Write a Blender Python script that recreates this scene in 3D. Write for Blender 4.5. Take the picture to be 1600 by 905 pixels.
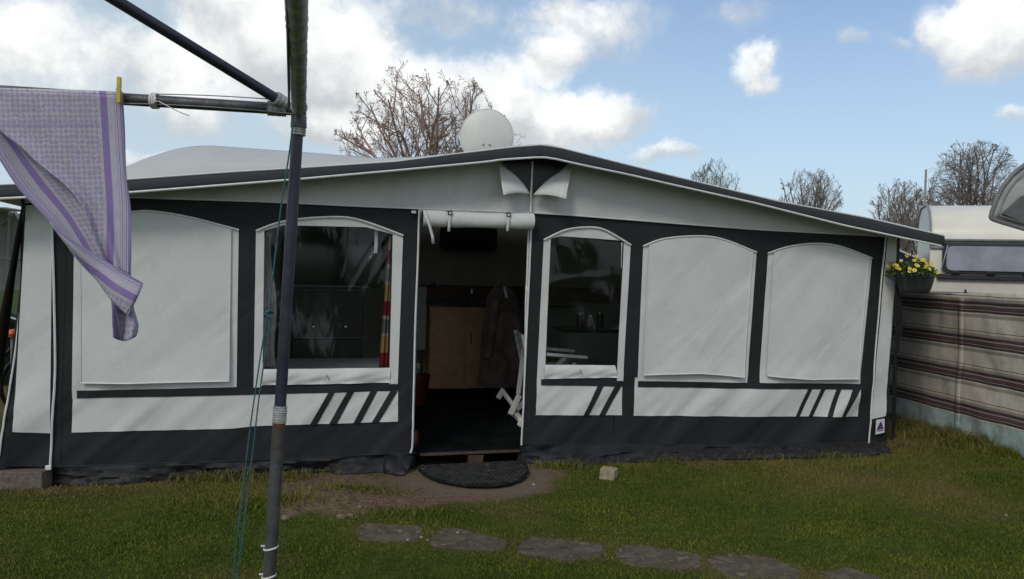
import bpy, bmesh, math, random
import numpy as np
from mathutils import Vector, Matrix, noise
from mathutils.geometry import tessellate_polygon
R = math.radians
random.seed(7); rng = np.random.default_rng(7)
for o in list(bpy.data.objects): bpy.data.objects.remove(o)
scn = bpy.context.scene
C = scn.collection

# ------------------------------------------------------------------ camera
F = 1250.0; CAMZ = 1.6
cam_rot = Matrix.Rotation(R(90-1.67), 3, 'X') @ Matrix.Rotation(0.025, 3, 'Z')
cd = bpy.data.cameras.new('camera'); cam = bpy.data.objects.new('camera', cd); C.objects.link(cam)
cam.matrix_world = Matrix.Translation((0, 0, CAMZ)) @ cam_rot.to_4x4()
cd.sensor_width = 36; cd.lens = 36*F/1600; cd.clip_start = .02; cd.clip_end = 3000
scn.camera = cam
CAM = Vector((0, 0, CAMZ))
def ray(px, py): return (cam_rot @ Vector(((px-800)/F, -(py-452.5)/F, -1))).normalized()
def on_plane(px, py, p0, nrm):
    d = ray(px, py); nrm = Vector(nrm)
    return CAM + d*((Vector(p0)-CAM).dot(nrm)/d.dot(nrm))
def at_z(px, py, z=0): return on_plane(px, py, (0, 0, z), (0, 0, 1))
def at_y(px, py, Y): return on_plane(px, py, (0, Y, 0), (0, 1, 0))

# ------------------------------------------------------------------ light
SUN_EL, SUN_AZ = 42, 205        # azimuth measured clockwise from +Y (straight ahead)
sd = bpy.data.lights.new('sun', 'SUN'); sd.energy = .95; sd.angle = R(14); sd.color = (1, .95, .88)
sun = bpy.data.objects.new('sun', sd); C.objects.link(sun)
sdir = Vector((math.sin(R(SUN_AZ))*math.cos(R(SUN_EL)), math.cos(R(SUN_AZ))*math.cos(R(SUN_EL)), math.sin(R(SUN_EL))))
sun.rotation_euler = sdir.to_track_quat('Z', 'Y').to_euler(); sun.location = (0, 0, 30)
scn.view_settings.view_transform = 'Standard'; scn.view_settings.look = 'None'
scn.view_settings.gamma = 1; scn.view_settings.use_curve_mapping = False
scn.view_settings.exposure = 0.17

w = bpy.data.worlds.new('World'); scn.world = w; w.use_nodes = True
nt = w.node_tree; nt.nodes.clear()
class G:
    """tiny node helper"""
    def __init__(s, nt): s.nt = nt
    def n(s, t, **k):
        x = s.nt.nodes.new(t)
        for a, b in k.items(): setattr(x, a, b)
        return x
    def put(s, sock, v):
        if v is None: return
        if isinstance(v, bpy.types.NodeSocket): s.nt.links.new(v, sock)
        else: sock.default_value = v
    def math(s, op, a, b=None, c=None, clamp=False):
        x = s.n('ShaderNodeMath', operation=op, use_clamp=clamp)
        for i, v in enumerate((a, b, c)): s.put(x.inputs[i], v)
        return x.outputs[0]
    def vec(s, op, a, b=None):
        x = s.n('ShaderNodeVectorMath', operation=op)
        s.put(x.inputs[0], a); s.put(x.inputs[1], b)
        return x.outputs['Value'] if op in ('LENGTH', 'DOT_PRODUCT') else x.outputs[0]
    def mix(s, f, a, b, typ='MIX'):
        x = s.n('ShaderNodeMix', data_type='RGBA', blend_type=typ)
        s.put(x.inputs[0], f); s.put(x.inputs[6], a); s.put(x.inputs[7], b)
        return x.outputs[2]
    def noise(s, v, scale, detail=3, rough=.5, col=False, dist=0):
        x = s.n('ShaderNodeTexNoise'); s.put(x.inputs['Vector'], v)
        x.inputs['Scale'].default_value = scale; x.inputs['Detail'].default_value = detail
        x.inputs['Roughness'].default_value = rough; x.inputs['Distortion'].default_value = dist
        return x.outputs['Color'] if col else x.outputs['Fac']
    def ramp(s, f, lo, hi, a=0., b=1., smooth=True):
        x = s.n('ShaderNodeMapRange', interpolation_type='SMOOTHSTEP' if smooth else 'LINEAR')
        s.put(x.inputs[0], f); x.inputs[1].default_value = lo; x.inputs[2].default_value = hi
        x.inputs[3].default_value = a; x.inputs[4].default_value = b
        return x.outputs[0]
g = G(nt)
out = g.n('ShaderNodeOutputWorld'); bg = g.n('ShaderNodeBackground'); bg.inputs[1].default_value = 0.1
nt.links.new(bg.outputs[0], out.inputs[0])
sky = g.n('ShaderNodeTexSky', sky_type='NISHITA', sun_disc=False)
sky.sun_elevation = R(SUN_EL); sky.sun_rotation = R(SUN_AZ); sky.air_density = 1.0; sky.dust_density = 1.2; sky.ozone_density = 1.5
tc = g.n('ShaderNodeTexCoord'); D = tc.outputs['Generated']
sep = g.n('ShaderNodeSeparateXYZ'); g.put(sep.inputs[0], D)
wn = g.noise(D, 9.0, 5, .6, col=True)
wv = g.vec('SCALE', g.vec('SUBTRACT', wn, (.5, .5, .5))); wv.node.inputs['Scale'].default_value = .085
DW = g.vec('ADD', D, wv)
# clouds of this afternoon: (x, y, half width, half height in photo pixels, weight)
CL = [(470,95,170,110,1.15),(385,35,105,75,1.05),(560,150,150,80,1.0),(690,150,110,75,1.0),(780,120,60,50,.7),(862,98,62,42,1.0),(900,40,140,60,.62),
      (905,195,120,46,1.1),(800,175,120,60,1.0),(1035,243,66,16,.8),(1188,106,42,30,.82),(1545,50,92,64,1.15),(1325,76,26,20,.55),
      (1390,82,30,15,.5),(230,100,130,60,.85),(60,75,120,60,.8),(150,60,100,40,.6),(690,15,120,40,.55),(1165,30,70,26,.42),(1592,186,40,18,.7),
      (235,245,80,24,.75),(560,215,170,34,.8),(100,120,150,60,.65),(330,160,120,50,.7)]
acc = None; acc2 = None
for (x, y, rx, ry, wt) in CL:
    k = 1/F
    for dy, which in ((0, 1), (-ry*.55, 2)):
        d0 = ray(x, y+dy)
        v = g.vec('MULTIPLY', g.vec('SUBTRACT', DW, tuple(d0)), (1/(rx*k*.97), 1/(rx*k), 1/(ry*k)))
        b = g.ramp(g.vec('LENGTH', v), 1.5, 0.25, 0, wt)
        if which == 1: acc = b if acc is None else g.math('MAXIMUM', acc, b)
        else: acc2 = b if acc2 is None else g.math('MAXIMUM', acc2, b)
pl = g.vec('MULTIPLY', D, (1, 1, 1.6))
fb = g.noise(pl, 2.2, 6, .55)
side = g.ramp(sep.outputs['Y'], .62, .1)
acc = g.math('MAXIMUM', acc, g.math('MULTIPLY', side, g.ramp(fb, .40, .58)))  # unseen cloud cover beside and behind the camera, added for its light
fine = g.math('ADD', g.math('MULTIPLY', g.noise(D, 14, 4, .6), .6), g.math('MULTIPLY', g.noise(DW, 34, 8, .62), .4))
dens = g.math('ADD', acc, g.math('MULTIPLY', g.math('SUBTRACT', fine, .5), 1.9))
mask = g.ramp(dens, .08, .90)
shade = g.noise(g.vec('ADD', D, (0, 0, .03)), 9, 6, .62)
lum = g.ramp(g.math('ADD', g.math('MULTIPLY', g.math('SUBTRACT', acc2, acc), .55), g.math('ADD', g.math('MULTIPLY', dens, .22), shade)), .34, .86)
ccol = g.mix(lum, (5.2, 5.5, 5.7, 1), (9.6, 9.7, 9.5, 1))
# thin haze veil to the left, where the sky is milky
veil = g.ramp(sep.outputs['X'], .35, -.6, 0, .72)
skyc = g.mix(1.0, sky.outputs[0], (1.0, 1.12, 1.24, 1), 'MULTIPLY')
skyv = g.mix(veil, skyc, (4.6, 5.6, 5.9, 1))
low = g.ramp(sep.outputs['Z'], .42, -.02, .12, .72)
skyv = g.mix(low, skyv, (5.2, 6.3, 7.2, 1))
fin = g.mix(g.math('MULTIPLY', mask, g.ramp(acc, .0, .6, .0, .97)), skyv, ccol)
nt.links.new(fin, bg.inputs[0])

# ------------------------------------------------------------------ materials
MATS = {}
def new_mat(name):
    m = bpy.data.materials.new(name); m.use_nodes = True
    t = m.node_tree; b = t.nodes['Principled BSDF']; MATS[name] = m
    return m, G(t), b
def rgb(*c): return (c[0], c[1], c[2], 1)
def mat(name, col, rough=.6, var=.15, vscale=6, bump=.0, bscale=60, metal=0, col2=None, dirt=None, coord='Object', spec=None):
    m, g, b = new_mat(name)
    t = g.n('ShaderNodeTexCoord').outputs[coord]
    n1 = g.noise(t, vscale, 5, .6)
    c2 = rgb(*(col2 or [x*(1-var) for x in col])); c1 = rgb(*(col if col2 else [x*(1+var) for x in col]))
    cc = g.mix(g.ramp(n1, .35, .65), c1, c2)
    if dirt:
        n2 = g.noise(t, dirt[1], 6, .7)
        cc = g.mix(g.ramp(n2, dirt[2], dirt[2]+.15), cc, rgb(*dirt[0]))
    g.put(b.inputs['Base Color'], cc)
    b.inputs['Roughness'].default_value = rough; b.inputs['Metallic'].default_value = metal
    if spec is not None: b.inputs['Specular IOR Level'].default_value = spec
    if bump:
        bn = g.n('ShaderNodeBump'); bn.inputs['Strength'].default_value = bump; bn.inputs['Distance'].default_value = .01
        g.put(bn.inputs['Height'], g.noise(t, bscale, 4, .6)); g.put(b.inputs['Normal'], bn.outputs[0])
    return m
def canvas(name, col, soil=.12, fold=.9, rough=.62):
    m, g, b = new_mat(name)
    t = g.n('ShaderNodeTexCoord').outputs['Object']
    mp0 = g.n('ShaderNodeMapping'); mp0.inputs['Rotation'].default_value = (0, R(43), 0); g.put(mp0.inputs[0], t)
    mp = g.n('ShaderNodeMapping'); mp.inputs['Scale'].default_value = (.38, 1, 2.0); g.put(mp.inputs[0], mp0.outputs[0])
    folds = g.noise(mp.outputs[0], 1.5, 2.5, .42, dist=.5)
    mp2 = g.n('ShaderNodeMapping'); mp2.inputs['Scale'].default_value = (1.2, 1, 7)
    g.put(mp2.inputs[0], t)
    rip = g.noise(mp2.outputs[0], 2.5, 3, .6, dist=.4)
    weave = g.noise(t, 320, 2, .5)
    h = g.math('ADD', g.math('MULTIPLY', folds, 1.0), g.math('ADD', g.math('MULTIPLY', rip, .03), g.math('MULTIPLY', weave, .006)))
    bn = g.n('ShaderNodeBump'); bn.inputs['Strength'].default_value = fold; bn.inputs['Distance'].default_value = .044
    g.put(bn.inputs['Height'], h); g.put(b.inputs['Normal'], bn.outputs[0])
    n2 = g.noise(t, 2.2, 7, .7); n3 = g.noise(t, 45, 3, .6)
    cc = g.mix(g.ramp(n2, .42, .72, 0, soil*1.8), rgb(*col), rgb(col[0]*.62, col[1]*.60, col[2]*.52))
    cc = g.mix(g.ramp(n3, .35, .75, 0, .10), cc, rgb(col[0]*.5, col[1]*.5, col[2]*.5))
    g.put(b.inputs['Base Color'], cc); b.inputs['Roughness'].default_value = rough
    b.inputs['Specular IOR Level'].default_value = .3
    return m
LIGHT = canvas('light_canvas', (.68, .685, .655), fold=.7)
GABLE = canvas('gable_canvas', (.60, .60, .575), soil=.2)
DARK = canvas('dark_canvas', (.0205, .0225, .0250), soil=.25, rough=.72)
SKIRT = canvas('skirt_canvas', (.0165, .0183, .0200), soil=.4, rough=.6)
_g = G(SKIRT.node_tree); _b = SKIRT.node_tree.nodes['Principled BSDF']; _src = _b.inputs['Base Color'].links[0].from_socket
_t = _g.n('ShaderNodeTexCoord').outputs['Object']; _s = _g.n('ShaderNodeSeparateXYZ'); _g.put(_s.inputs[0], _t)
_m = _g.math('MULTIPLY', _g.ramp(_s.outputs[2], .11, .0), _g.ramp(_g.noise(_t, 24, 6, .75), .46, .66, 0, .7))
_g.put(_b.inputs['Base Color'], _g.mix(_m, _src, rgb(.11, .085, .06)))
ROOF = canvas('roof_canvas', (.52, .52, .50), fold=.25)
FASC = canvas('fascia_canvas', (.034, .037, .040), fold=.2)
PIPE = mat('white_piping', (.72, .73, .70), .4, .06, 20)
BLACK = mat('black_plastic', (.012, .012, .013), .4, .2, 10)
CHROME = mat('chrome', (.6, .6, .6), .25, .1, 10, metal=1)
WOOD = mat('cabinet_wood', (.64, .38, .20), .5, .12, 9, .05, 40)
PALE = mat('pale_panel', (.34, .35, .33), .5, .08, 4)
INWALL = mat('inner_wall', (.30, .28, .23), .6, .1, 4)
FLOORM = mat('dark_floor', (.007, .0085, .0085), .95, .4, 5, .2, 90, spec=.05)
PALLET = mat('pallet_wood', (.055, .034, .02), .8, .35, 14, .4, 40)
WHITEP = mat('white_plastic', (.7, .69, .64), .4, .06, 8)
JACKET = mat('brown_jacket', (.12, .09, .072), .9, .3, 7, .3, 30)
REDP = mat('red_plastic', (.10, .010, .008), .4, .1, 5)
TABLE = mat('table_top', (.42, .42, .41), .45, .1, 5, dirt=((.2, .2, .2), 8, .6))
YEL = mat('yellow_plastic', (.62, .50, .05), .45, .1, 20)
BOXW = mat('counter_dark', (.03, .022, .018), .35, .2, 6)
STRAP = mat('black_webbing', (.008, .009, .010), .8, .2, 20, .2, 100)
POT = mat('pot_plastic', (.028, .032, .033), .45, .2, 20, .1, 60)
CREAM = mat('cream_paint', (.74, .70, .60), .35, .06, 1.5, dirt=((.45, .42, .36), 2.5, .62))
TRIM = mat('grey_trim', (.22, .22, .22), .4, .15, 8)
DTRIM = mat('dark_rubber', (.03, .03, .033), .5, .15, 8)
RUBBER = mat('rubber_mat', (.013, .0135, .0135), .85, .4, 9, .9, 45, dirt=((.06, .05, .038), 14, .57), spec=.15)
BRICKY = mat('yellow_brick', (.34, .28, .17), .85, .2, 25, .5, 90, dirt=((.17, .15, .12), 30, .55))
BLOCK = mat('brown_block', (.145, .115, .095), .9, .22, 35, .5, 120, dirt=((.05, .055, .035), 18, .6))
SLABM = mat('paving_concrete', (.100, .086, .064), .97, .35, 9, 1.0, 60, dirt=((.22, .175, .115), 9, .53), spec=.1)
STONE = mat('loose_stone', (.16, .125, .09), .9, .2, 12, .4, 60)
PEBW = mat('white_pebble', (.36, .35, .31), .7, .1, 12)
BARK = mat('bark', (.22, .19, .16), .9, .2, 4)
TWIG = mat('twig', (.24, .195, .17), .9, .3, 2)
TWIGR = mat('budding_twig', (.36, .25, .21), .9, .35, 2)
TWIGG = mat('green_twig', (.16, .15, .10), .9, .25, 2)
HEDGE = mat('hedge_leaf', (.03, .05, .018), .8, .4, 3)
ROPE = mat('teal_rope', (.03, .105, .125), .7, .25, 60, .4, 200)
WIRE = mat('grey_line', (.30, .29, .27), .6, .2, 40)
DWIRE = mat('dark_line', (.07, .065, .06), .6, .2, 40)
TAPE = mat('silver_tape', (.30, .31, .30), .42, .25, 30, .9, 26, dirt=((.10, .10, .09), 40, .58))
LAG = mat('taped_pipe', (.35, .35, .34), .5, .3, 18, .7, 22, dirt=((.03, .035, .03), 30, .56))
PURP = mat('purple_tube', (.027, .027, .046), .42, .25, 12, .1, 60, dirt=((.10, .09, .10), 35, .66))
OLDT = mat('old_steel_tube', (.09, .092, .098), .4, .3, 12, .2, 50, dirt=((.13, .055, .022), 16, .56), metal=.3)
RUST = mat('rusty_tube', (.085, .085, .085), .45, .3, 14, .2, 50, dirt=((.14, .06, .025), 14, .52), metal=.3)
TENTG = mat('neighbour_canvas', (.30, .31, .28), .8, .2, 3)
NAVY = mat('navy_cloth', (.012, .022, .07), .8, .2, 3)
ORANGE = mat('orange_plastic', (.7, .13, .02), .5, .1, 8)
GREENB = mat('green_plastic', (.02, .05, .03), .5, .2, 8)
DISH = mat('dish_enamel', (.70, .69, .64), .45, .05, 3, dirt=((.40, .38, .33), 9, .66))
def glassy(name, tint, gloss, rough, bump):
    m, g, b = new_mat(name); t = g.nt; t.nodes.remove(b)
    o = t.nodes['Material Output']
    tr = g.n('ShaderNodeBsdfTransparent'); tr.inputs[0].default_value = rgb(*tint)
    gl = g.n('ShaderNodeBsdfGlossy'); gl.inputs['Roughness'].default_value = rough
    tx = g.n('ShaderNodeTexCoord').outputs['Object']
    mp = g.n('ShaderNodeMapping'); mp.inputs['Rotation'].default_value = (0, R(32), 0); mp.inputs['Scale'].default_value = (5, 1, .6)
    g.put(mp.inputs[0], tx)
    bn = g.n('ShaderNodeBump'); bn.inputs['Strength'].default_value = bump; bn.inputs['Distance'].default_value = .05
    g.put(bn.inputs['Height'], g.noise(mp.outputs[0], 2.2, 3, .5, dist=.8)); g.put(gl.inputs['Normal'], bn.outputs[0])
    lw = g.n('ShaderNodeLayerWeight'); lw.inputs[0].default_value = .25; g.put(lw.inputs['Normal'], bn.outputs[0])
    f = g.math('ADD', g.math('MULTIPLY', lw.outputs['Fresnel'], gloss), .03, clamp=True)
    mx = g.n('ShaderNodeMixShader'); g.put(mx.inputs[0], f)
    t.links.new(tr.outputs[0], mx.inputs[1]); t.links.new(gl.outputs[0], mx.inputs[2]); t.links.new(mx.outputs[0], o.inputs[0])
    return m
CLEAR = glassy('clear_film', (.80, .82, .82), .5, .10, .30)
CWIN = mat('smoked_glass', (.33, .35, .40), .16, .14, 2.5)

# ------------------------------------------------------------------ mesh helpers
class MB:
    def __init__(s): s.v = []; s.f = []; s.uv = None
    def add(s, vs, fs):
        k = len(s.v); s.v += [tuple(v) for v in vs]; s.f += [tuple(i+k for i in f) for f in fs]; return s
    def grid(s, rows, flip=False):
        h, wd = len(rows), len(rows[0]); vs = [p for r in rows for p in r]; fs = []
        for i in range(h-1):
            for j in range(wd-1):
                a = i*wd+j; q = (a, a+1, a+wd+1, a+wd); fs.append(q[::-1] if flip else q)
        return s.add(vs, fs)
    def box(s, a, b, M=None):
        x0, y0, z0 = a; x1, y1, z1 = b
        vs = [Vector(p) for p in ((x0,y0,z0),(x1,y0,z0),(x1,y1,z0),(x0,y1,z0),(x0,y0,z1),(x1,y0,z1),(x1,y1,z1),(x0,y1,z1))]
        if M: vs = [M @ v for v in vs]
        return s.add(vs, [(0,3,2,1),(4,5,6,7),(0,1,5,4),(1,2,6,5),(2,3,7,6),(3,0,4,7)])
    def tube(s, pts, r, n=8, caps=True):
        pts = [Vector(p) for p in pts]
        rs = r if isinstance(r, (list, tuple)) else [r]*len(pts)
        rows = []; prev = None
        for i, p in enumerate(pts):
            d = (pts[min(i+1, len(pts)-1)] - pts[max(i-1, 0)])
            if d.length < 1e-9: d = Vector((0, 0, 1))
            d.normalize()
            if prev is None:
                a = Vector((0, 0, 1)) if abs(d.z) < .9 else Vector((1, 0, 0))
                x = d.cross(a).normalized()
            else:
                x = prev - d*prev.dot(d)
                x = x.normalized() if x.length > 1e-6 else d.orthogonal().normalized()
            prev = x; y = d.cross(x)
            rows.append([p + (x*math.cos(2*math.pi*k/n) + y*math.sin(2*math.pi*k/n))*rs[i] for k in range(n)])
        k0 = len(s.v); h = len(rows)
        s.v += [tuple(p) for r_ in rows for p in r_]
        for i in range(h-1):
            for k in range(n):
                s.f.append((k0+i*n+k, k0+i*n+(k+1) % n, k0+(i+1)*n+(k+1) % n, k0+(i+1)*n+k))
        if caps:
            s.f.append(tuple(k0+k for k in range(n))[::-1]); s.f.append(tuple(k0+(h-1)*n+k for k in range(n)))
        return s
    def prism(s, poly, z0, z1, M=None):
        n = len(poly)
        vs = [Vector((x, y, z0)) for x, y in poly] + [Vector((x, y, z1)) for x, y in poly]
        if M: vs = [M @ v for v in vs]
        tr = tessellate_polygon([[Vector((x, y, 0)) for x, y in poly]])
        fs = [tuple(t)[::-1] for t in tr] + [tuple(i+n for i in t) for t in tr]
        fs += [(i, (i+1) % n, n+(i+1) % n, n+i) for i in range(n)]
        return s.add(vs, fs)
    def lathe(s, prof, c=(0, 0, 0), n=20, M=None):
        rows = []
        for r_, z in prof:
            rows.append([Vector((c[0]+r_*math.cos(2*math.pi*k/n), c[1]+r_*math.sin(2*math.pi*k/n), c[2]+z)) for k in range(n+1)])
        if M: rows = [[M @ p for p in r_] for r_ in rows]
        return s.grid(rows)
    def build(s, name, m, parent=None, smooth=True, solid=0, bevel=0, sub=0):
        me = bpy.data.meshes.new(name); me.from_pydata(s.v, [], s.f)
        if s.uv:
            ul = me.uv_layers.new(name='UVMap')
            for l in me.loops: ul.data[l.index].uv = s.uv[l.vertex_index]
        bm = bmesh.new(); bm.from_mesh(me); (None if s.uv else bmesh.ops.remove_doubles(bm, verts=bm.verts, dist=1e-5)); bmesh.ops.recalc_face_normals(bm, faces=bm.faces); bm.to_mesh(me); bm.free()
        me.materials.append(m)
        if smooth:
            me.shade_smooth()
            try: me.set_sharp_from_angle(angle=R(42))
            except Exception: pass
        me.update()
        o = bpy.data.objects.new(name, me); C.objects.link(o)
        if parent: o.parent = parent
        if solid: md = o.modifiers.new('thick', 'SOLIDIFY'); md.thickness = solid; md.offset = 0
        if bevel: md = o.modifiers.new('bevel', 'BEVEL'); md.width = bevel; md.segments = 2; md.limit_method = 'ANGLE'
        if sub: md = o.modifiers.new('sub', 'SUBSURF'); md.levels = sub; md.render_levels = sub
        return o
def tag(o, label=None, cat=None, group=None, kind=None):
    if label: o['label'] = label
    if cat: o['category'] = cat
    if group: o['group'] = group
    if kind: o['kind'] = kind
    return o
def thing(name, label, cat, loc=(0, 0, 0), rz=0, group=None):
    o = bpy.data.objects.new(name, None); C.objects.link(o); o.location = loc; o.rotation_euler = (0, 0, rz)
    o.empty_display_size = .1
    return tag(o, label, cat, group)
def interp(pts, x):
    if x <= pts[0][0]: return pts[0][1]
    for (a, b), (c, d) in zip(pts, pts[1:]):
        if x <= c: return b + (d-b)*(x-a)/(c-a)
    return pts[-1][1]
def resample(pts, n, smooth=False):
    """n+1 points evenly along a polyline"""
    P = np.array([tuple(p) for p in pts], float)
    if smooth and len(P) > 2:
        Q = []
        for i in range(len(P)-1):
            p0, p1, p2, p3 = P[max(i-1, 0)], P[i], P[i+1], P[min(i+2, len(P)-1)]
            for t in np.linspace(0, 1, 8, endpoint=False):
                Q.append(.5*((2*p1)+(p2-p0)*t+(2*p0-5*p1+4*p2-p3)*t*t+(3*p1-p0-3*p2+p3)*t**3))
        Q.append(P[-1]); P = np.array(Q)
    s = np.r_[0, np.cumsum(np.linalg.norm(np.diff(P, axis=0), axis=1))]
    t = np.linspace(0, s[-1], n+1)
    return np.stack([np.interp(t, s, P[:, k]) for k in range(P.shape[1])], 1)

# ------------------------------------------------------------------ awning frame of reference
YAW = R(15.7); UD = Vector((math.cos(YAW), math.sin(YAW), 0)); ND = Vector((math.sin(YAW), -math.cos(YAW), 0))
P0 = CAM + ray(800, 600)*(6.4/ray(800, 600).y)
def local(p): d = p - O; return Vector((d.dot(UD), -d.dot(ND), p.z))
O = Vector((0, 0, 0)); q = on_plane(735, 700, P0, ND); O = Vector((q.x, q.y, 0))
def W(px, py, n=0.):   # photo pixel -> awning coordinates on the plane n metres in front of the wall
    return local(on_plane(px, py, O + ND*n, ND))
def WG(px, py, z=0.):  # photo pixel on a level plane -> awning coordinates
    return local(at_z(px, py, z))
AW_M = Matrix.Translation(O) @ Matrix.Rotation(YAW, 4, 'Z')

# ------------------------------------------------------------------ ground
def inpoly(X, Y, poly):
    ins = np.zeros(X.shape, bool); n = len(poly)
    for i in range(n):
        x1, y1 = poly[i]; x2, y2 = poly[(i+1) % n]
        c = ((y1 > Y) != (y2 > Y)) & (X < (x2-x1)*(Y-y1)/(y2-y1+1e-12)+x1)
        ins ^= c
    return ins
def sdist(X, Y, poly):   # signed distance, positive inside
    d = np.full(X.shape, 1e9); n = len(poly)
    for i in range(n):
        x1, y1 = poly[i]; x2, y2 = poly[(i+1) % n]; dx, dy = x2-x1, y2-y1
        t = np.clip(((X-x1)*dx+(Y-y1)*dy)/(dx*dx+dy*dy+1e-12), 0, 1)
        d = np.minimum(d, np.hypot(X-x1-t*dx, Y-y1-t*dy))
    return np.where(inpoly(X, Y, poly), d, -d)
def gp(L): return [(at_z(x, y).x, at_z(x, y).y) for x, y in L]
def vnoise(X, Y, s, seed=0):   # cheap smooth value noise
    r = np.random.default_rng(seed).random((256, 256)); x = X*s+100; y = Y*s+100
    xi = np.floor(x).astype(int); yi = np.floor(y).astype(int); fx = x-xi; fy = y-yi
    fx = fx*fx*(3-2*fx); fy = fy*fy*(3-2*fy)
    a = r[xi % 256, yi % 256]; b = r[(xi+1) % 256, yi % 256]; c = r[xi % 256, (yi+1) % 256]; d = r[(xi+1) % 256, (yi+1) % 256]
    return (a*(1-fx)+b*fx)*(1-fy)+(c*(1-fx)+d*fx)*fy
SOIL = gp([(428,792),(440,762),(475,742),(560,740),(640,742),(655,728),(845,722),(872,742),(868,766),(805,777),(720,784),(660,790),(600,800),(545,812),(500,812),(440,808)])
SAND = gp([(625,748),(655,722),(838,722),(858,742),(852,762),(790,775),(720,778),(665,770),(640,760)])
SLABS = [[(553,826),(572,818),(655,823),(662,838),(640,848),(560,846)],[(669,846),(690,826),(722,828),(795,846),(790,858),(755,862),(676,855)],
         [(806,860),(825,840),(920,848),(943,853),(940,872),(885,877),(815,865)],[(960,874),(970,854),(1000,852),(1096,868),(1096,886),(1060,892),(985,885)],
         [(1101,872),(1150,867),(1200,872),(1247,888),(1252,906),(1140,905),(1108,883)],[(1278,897),(1325,888),(1375,903),(1385,918),(1300,920)],
         [(425,818),(470,815),(535,818),(540,838),(480,842),(428,838)]]
SLW = [gp(s) for s in SLABS[:6]]
def soil_amt(X, Y):
    d = sdist(X, Y, SOIL)
    return np.clip(.5+(d+ (vnoise(X, Y, 5, 1)-.5)*.25+(vnoise(X, Y, 17, 2)-.5)*.12)/.12, 0, 1)
wall_a = O + UD*(-3.7); wall_b = O + UD*3.6
def walldist(X, Y): return (X-O.x)*ND.x+(Y-O.y)*ND.y
def height(X, Y):
    s = soil_amt(X, Y); near = np.clip(walldist(X, Y)/.5, 0, 1)
    mx, my = at_z(520, 780).x, at_z(520, 780).y
    md = np.exp(-(((X-mx)/.55)**2+((Y-my)/.28)**2))
    h = .012*(vnoise(X, Y, 1.6, 3)-.5)+.006*(vnoise(X, Y, 6, 4)-.5)
    h += s*md*.055*near + s*(vnoise(X, Y, 22, 5)-.5)*.018*md + s*(vnoise(X, Y, 45, 6)-.5)*.008
    return h
def axis(lo, hi, step, far):
    a = list(np.arange(lo, hi+1e-6, step)); s = step
    while a[-1] < far: s *= 1.5; a.append(a[-1]+s)
    s = step
    while a[0] > -far: s *= 1.5; a.insert(0, a[0]-s)
    return np.array(a)
xs = axis(-5, 6.5, .04, 900); ys = axis(1.5, 9, .04, 900)
X, Y = np.meshgrid(xs, ys); H = height(X, Y)
inside = (walldist(X, Y) < -.02) & (walldist(X, Y) > -3.8)
H = np.where(inside, H-.02, H)
nx, ny = len(xs), len(ys)
me = bpy.data.meshes.new('lawn'); vs = np.stack([X, Y, H], -1).reshape(-1, 3)
idx = np.arange(nx*ny).reshape(ny, nx); fc = np.stack([idx[:-1, :-1], idx[:-1, 1:], idx[1:, 1:], idx[1:, :-1]], -1).reshape(-1, 4)
me.vertices.add(len(vs)); me.vertices.foreach_set('co', vs.ravel().astype('f4'))
me.loops.add(fc.size); me.loops.foreach_set('vertex_index', fc.ravel().astype('i4'))
me.polygons.add(len(fc)); me.polygons.foreach_set('loop_start', np.arange(0, fc.size, 4).astype('i4'))
me.update(calc_edges=True); me.shade_smooth()
at = me.attributes.new('soil', 'FLOAT', 'POINT'); at.data.foreach_set('value', soil_amt(X, Y).ravel().astype('f4'))
sa = np.clip(.5+(sdist(X, Y, SAND)+(vnoise(X, Y, 8, 8)-.5)*.16)/.10, 0, 1)
at = me.attributes.new('sand', 'FLOAT', 'POINT'); at.data.foreach_set('value', sa.ravel().astype('f4'))
def dryness(X, Y):
    wd = walldist(X, Y)
    d = np.exp(-np.clip(wd-.05, 0, 9)/.30)*(.35+.65*vnoise(X, Y, 2.2, 9))
    fx = at_z(1400, 760); d += .55*np.exp(-(((X-fx.x)/1.2)**2+((Y-fx.y)/.8)**2))*vnoise(X, Y, 2.5, 10)
    d += np.clip(vnoise(X, Y, 1.5, 11)*.6+vnoise(X, Y, 4.5, 12)*.5-.62, 0, 1)*1.3
    for s in SLW:
        dd = sdist(X, Y, s); d += np.exp(-np.abs(dd)/.06)*.35
    return np.clip(d, 0, 1)
near = (np.abs(X) < 9) & (Y < 12) & (Y > 0); DR = np.zeros(X.shape); DR[near] = dryness(X[near], Y[near])
at = me.attributes.new('dry', 'FLOAT', 'POINT'); at.data.foreach_set('value', DR.ravel().astype('f4'))
m, g, b = new_mat('lawn_ground')
def attr(g, n): x = g.n('ShaderNodeAttribute'); x.attribute_name = n; return x.outputs['Fac']
t = g.n('ShaderNodeTexCoord').outputs['Object']
gr = g.mix(g.ramp(g.noise(t, 9, 6, .7), .35, .65), rgb(.032, .050, .008), rgb(.062, .08, .014))
gr = g.mix(attr(g, 'dry'), gr, rgb(.13, .095, .042))
so = g.mix(g.ramp(g.noise(t, 26, 6, .75), .35, .68), rgb(.105, .070, .046), rgb(.20, .14, .098))
sn = g.mix(g.ramp(g.noise(t, 18, 6, .7), .35, .68), rgb(.17, .135, .092), rgb(.115, .098, .08))
cc = g.mix(attr(g, 'soil'), gr, so); cc = g.mix(attr(g, 'sand'), cc, sn)
g.put(b.inputs['Base Color'], cc); b.inputs['Roughness'].default_value = .95; b.inputs['Specular IOR Level'].default_value = .1
bn = g.n('ShaderNodeBump'); bn.inputs['Strength'].default_value = .7; bn.inputs['Distance'].default_value = .012
g.put(bn.inputs['Height'], g.noise(t, 70, 5, .7)); g.put(b.inputs['Normal'], bn.outputs[0])
me.materials.append(m)
lawn = bpy.data.objects.new('ground', me); C.objects.link(lawn); tag(lawn, kind='structure')

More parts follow.
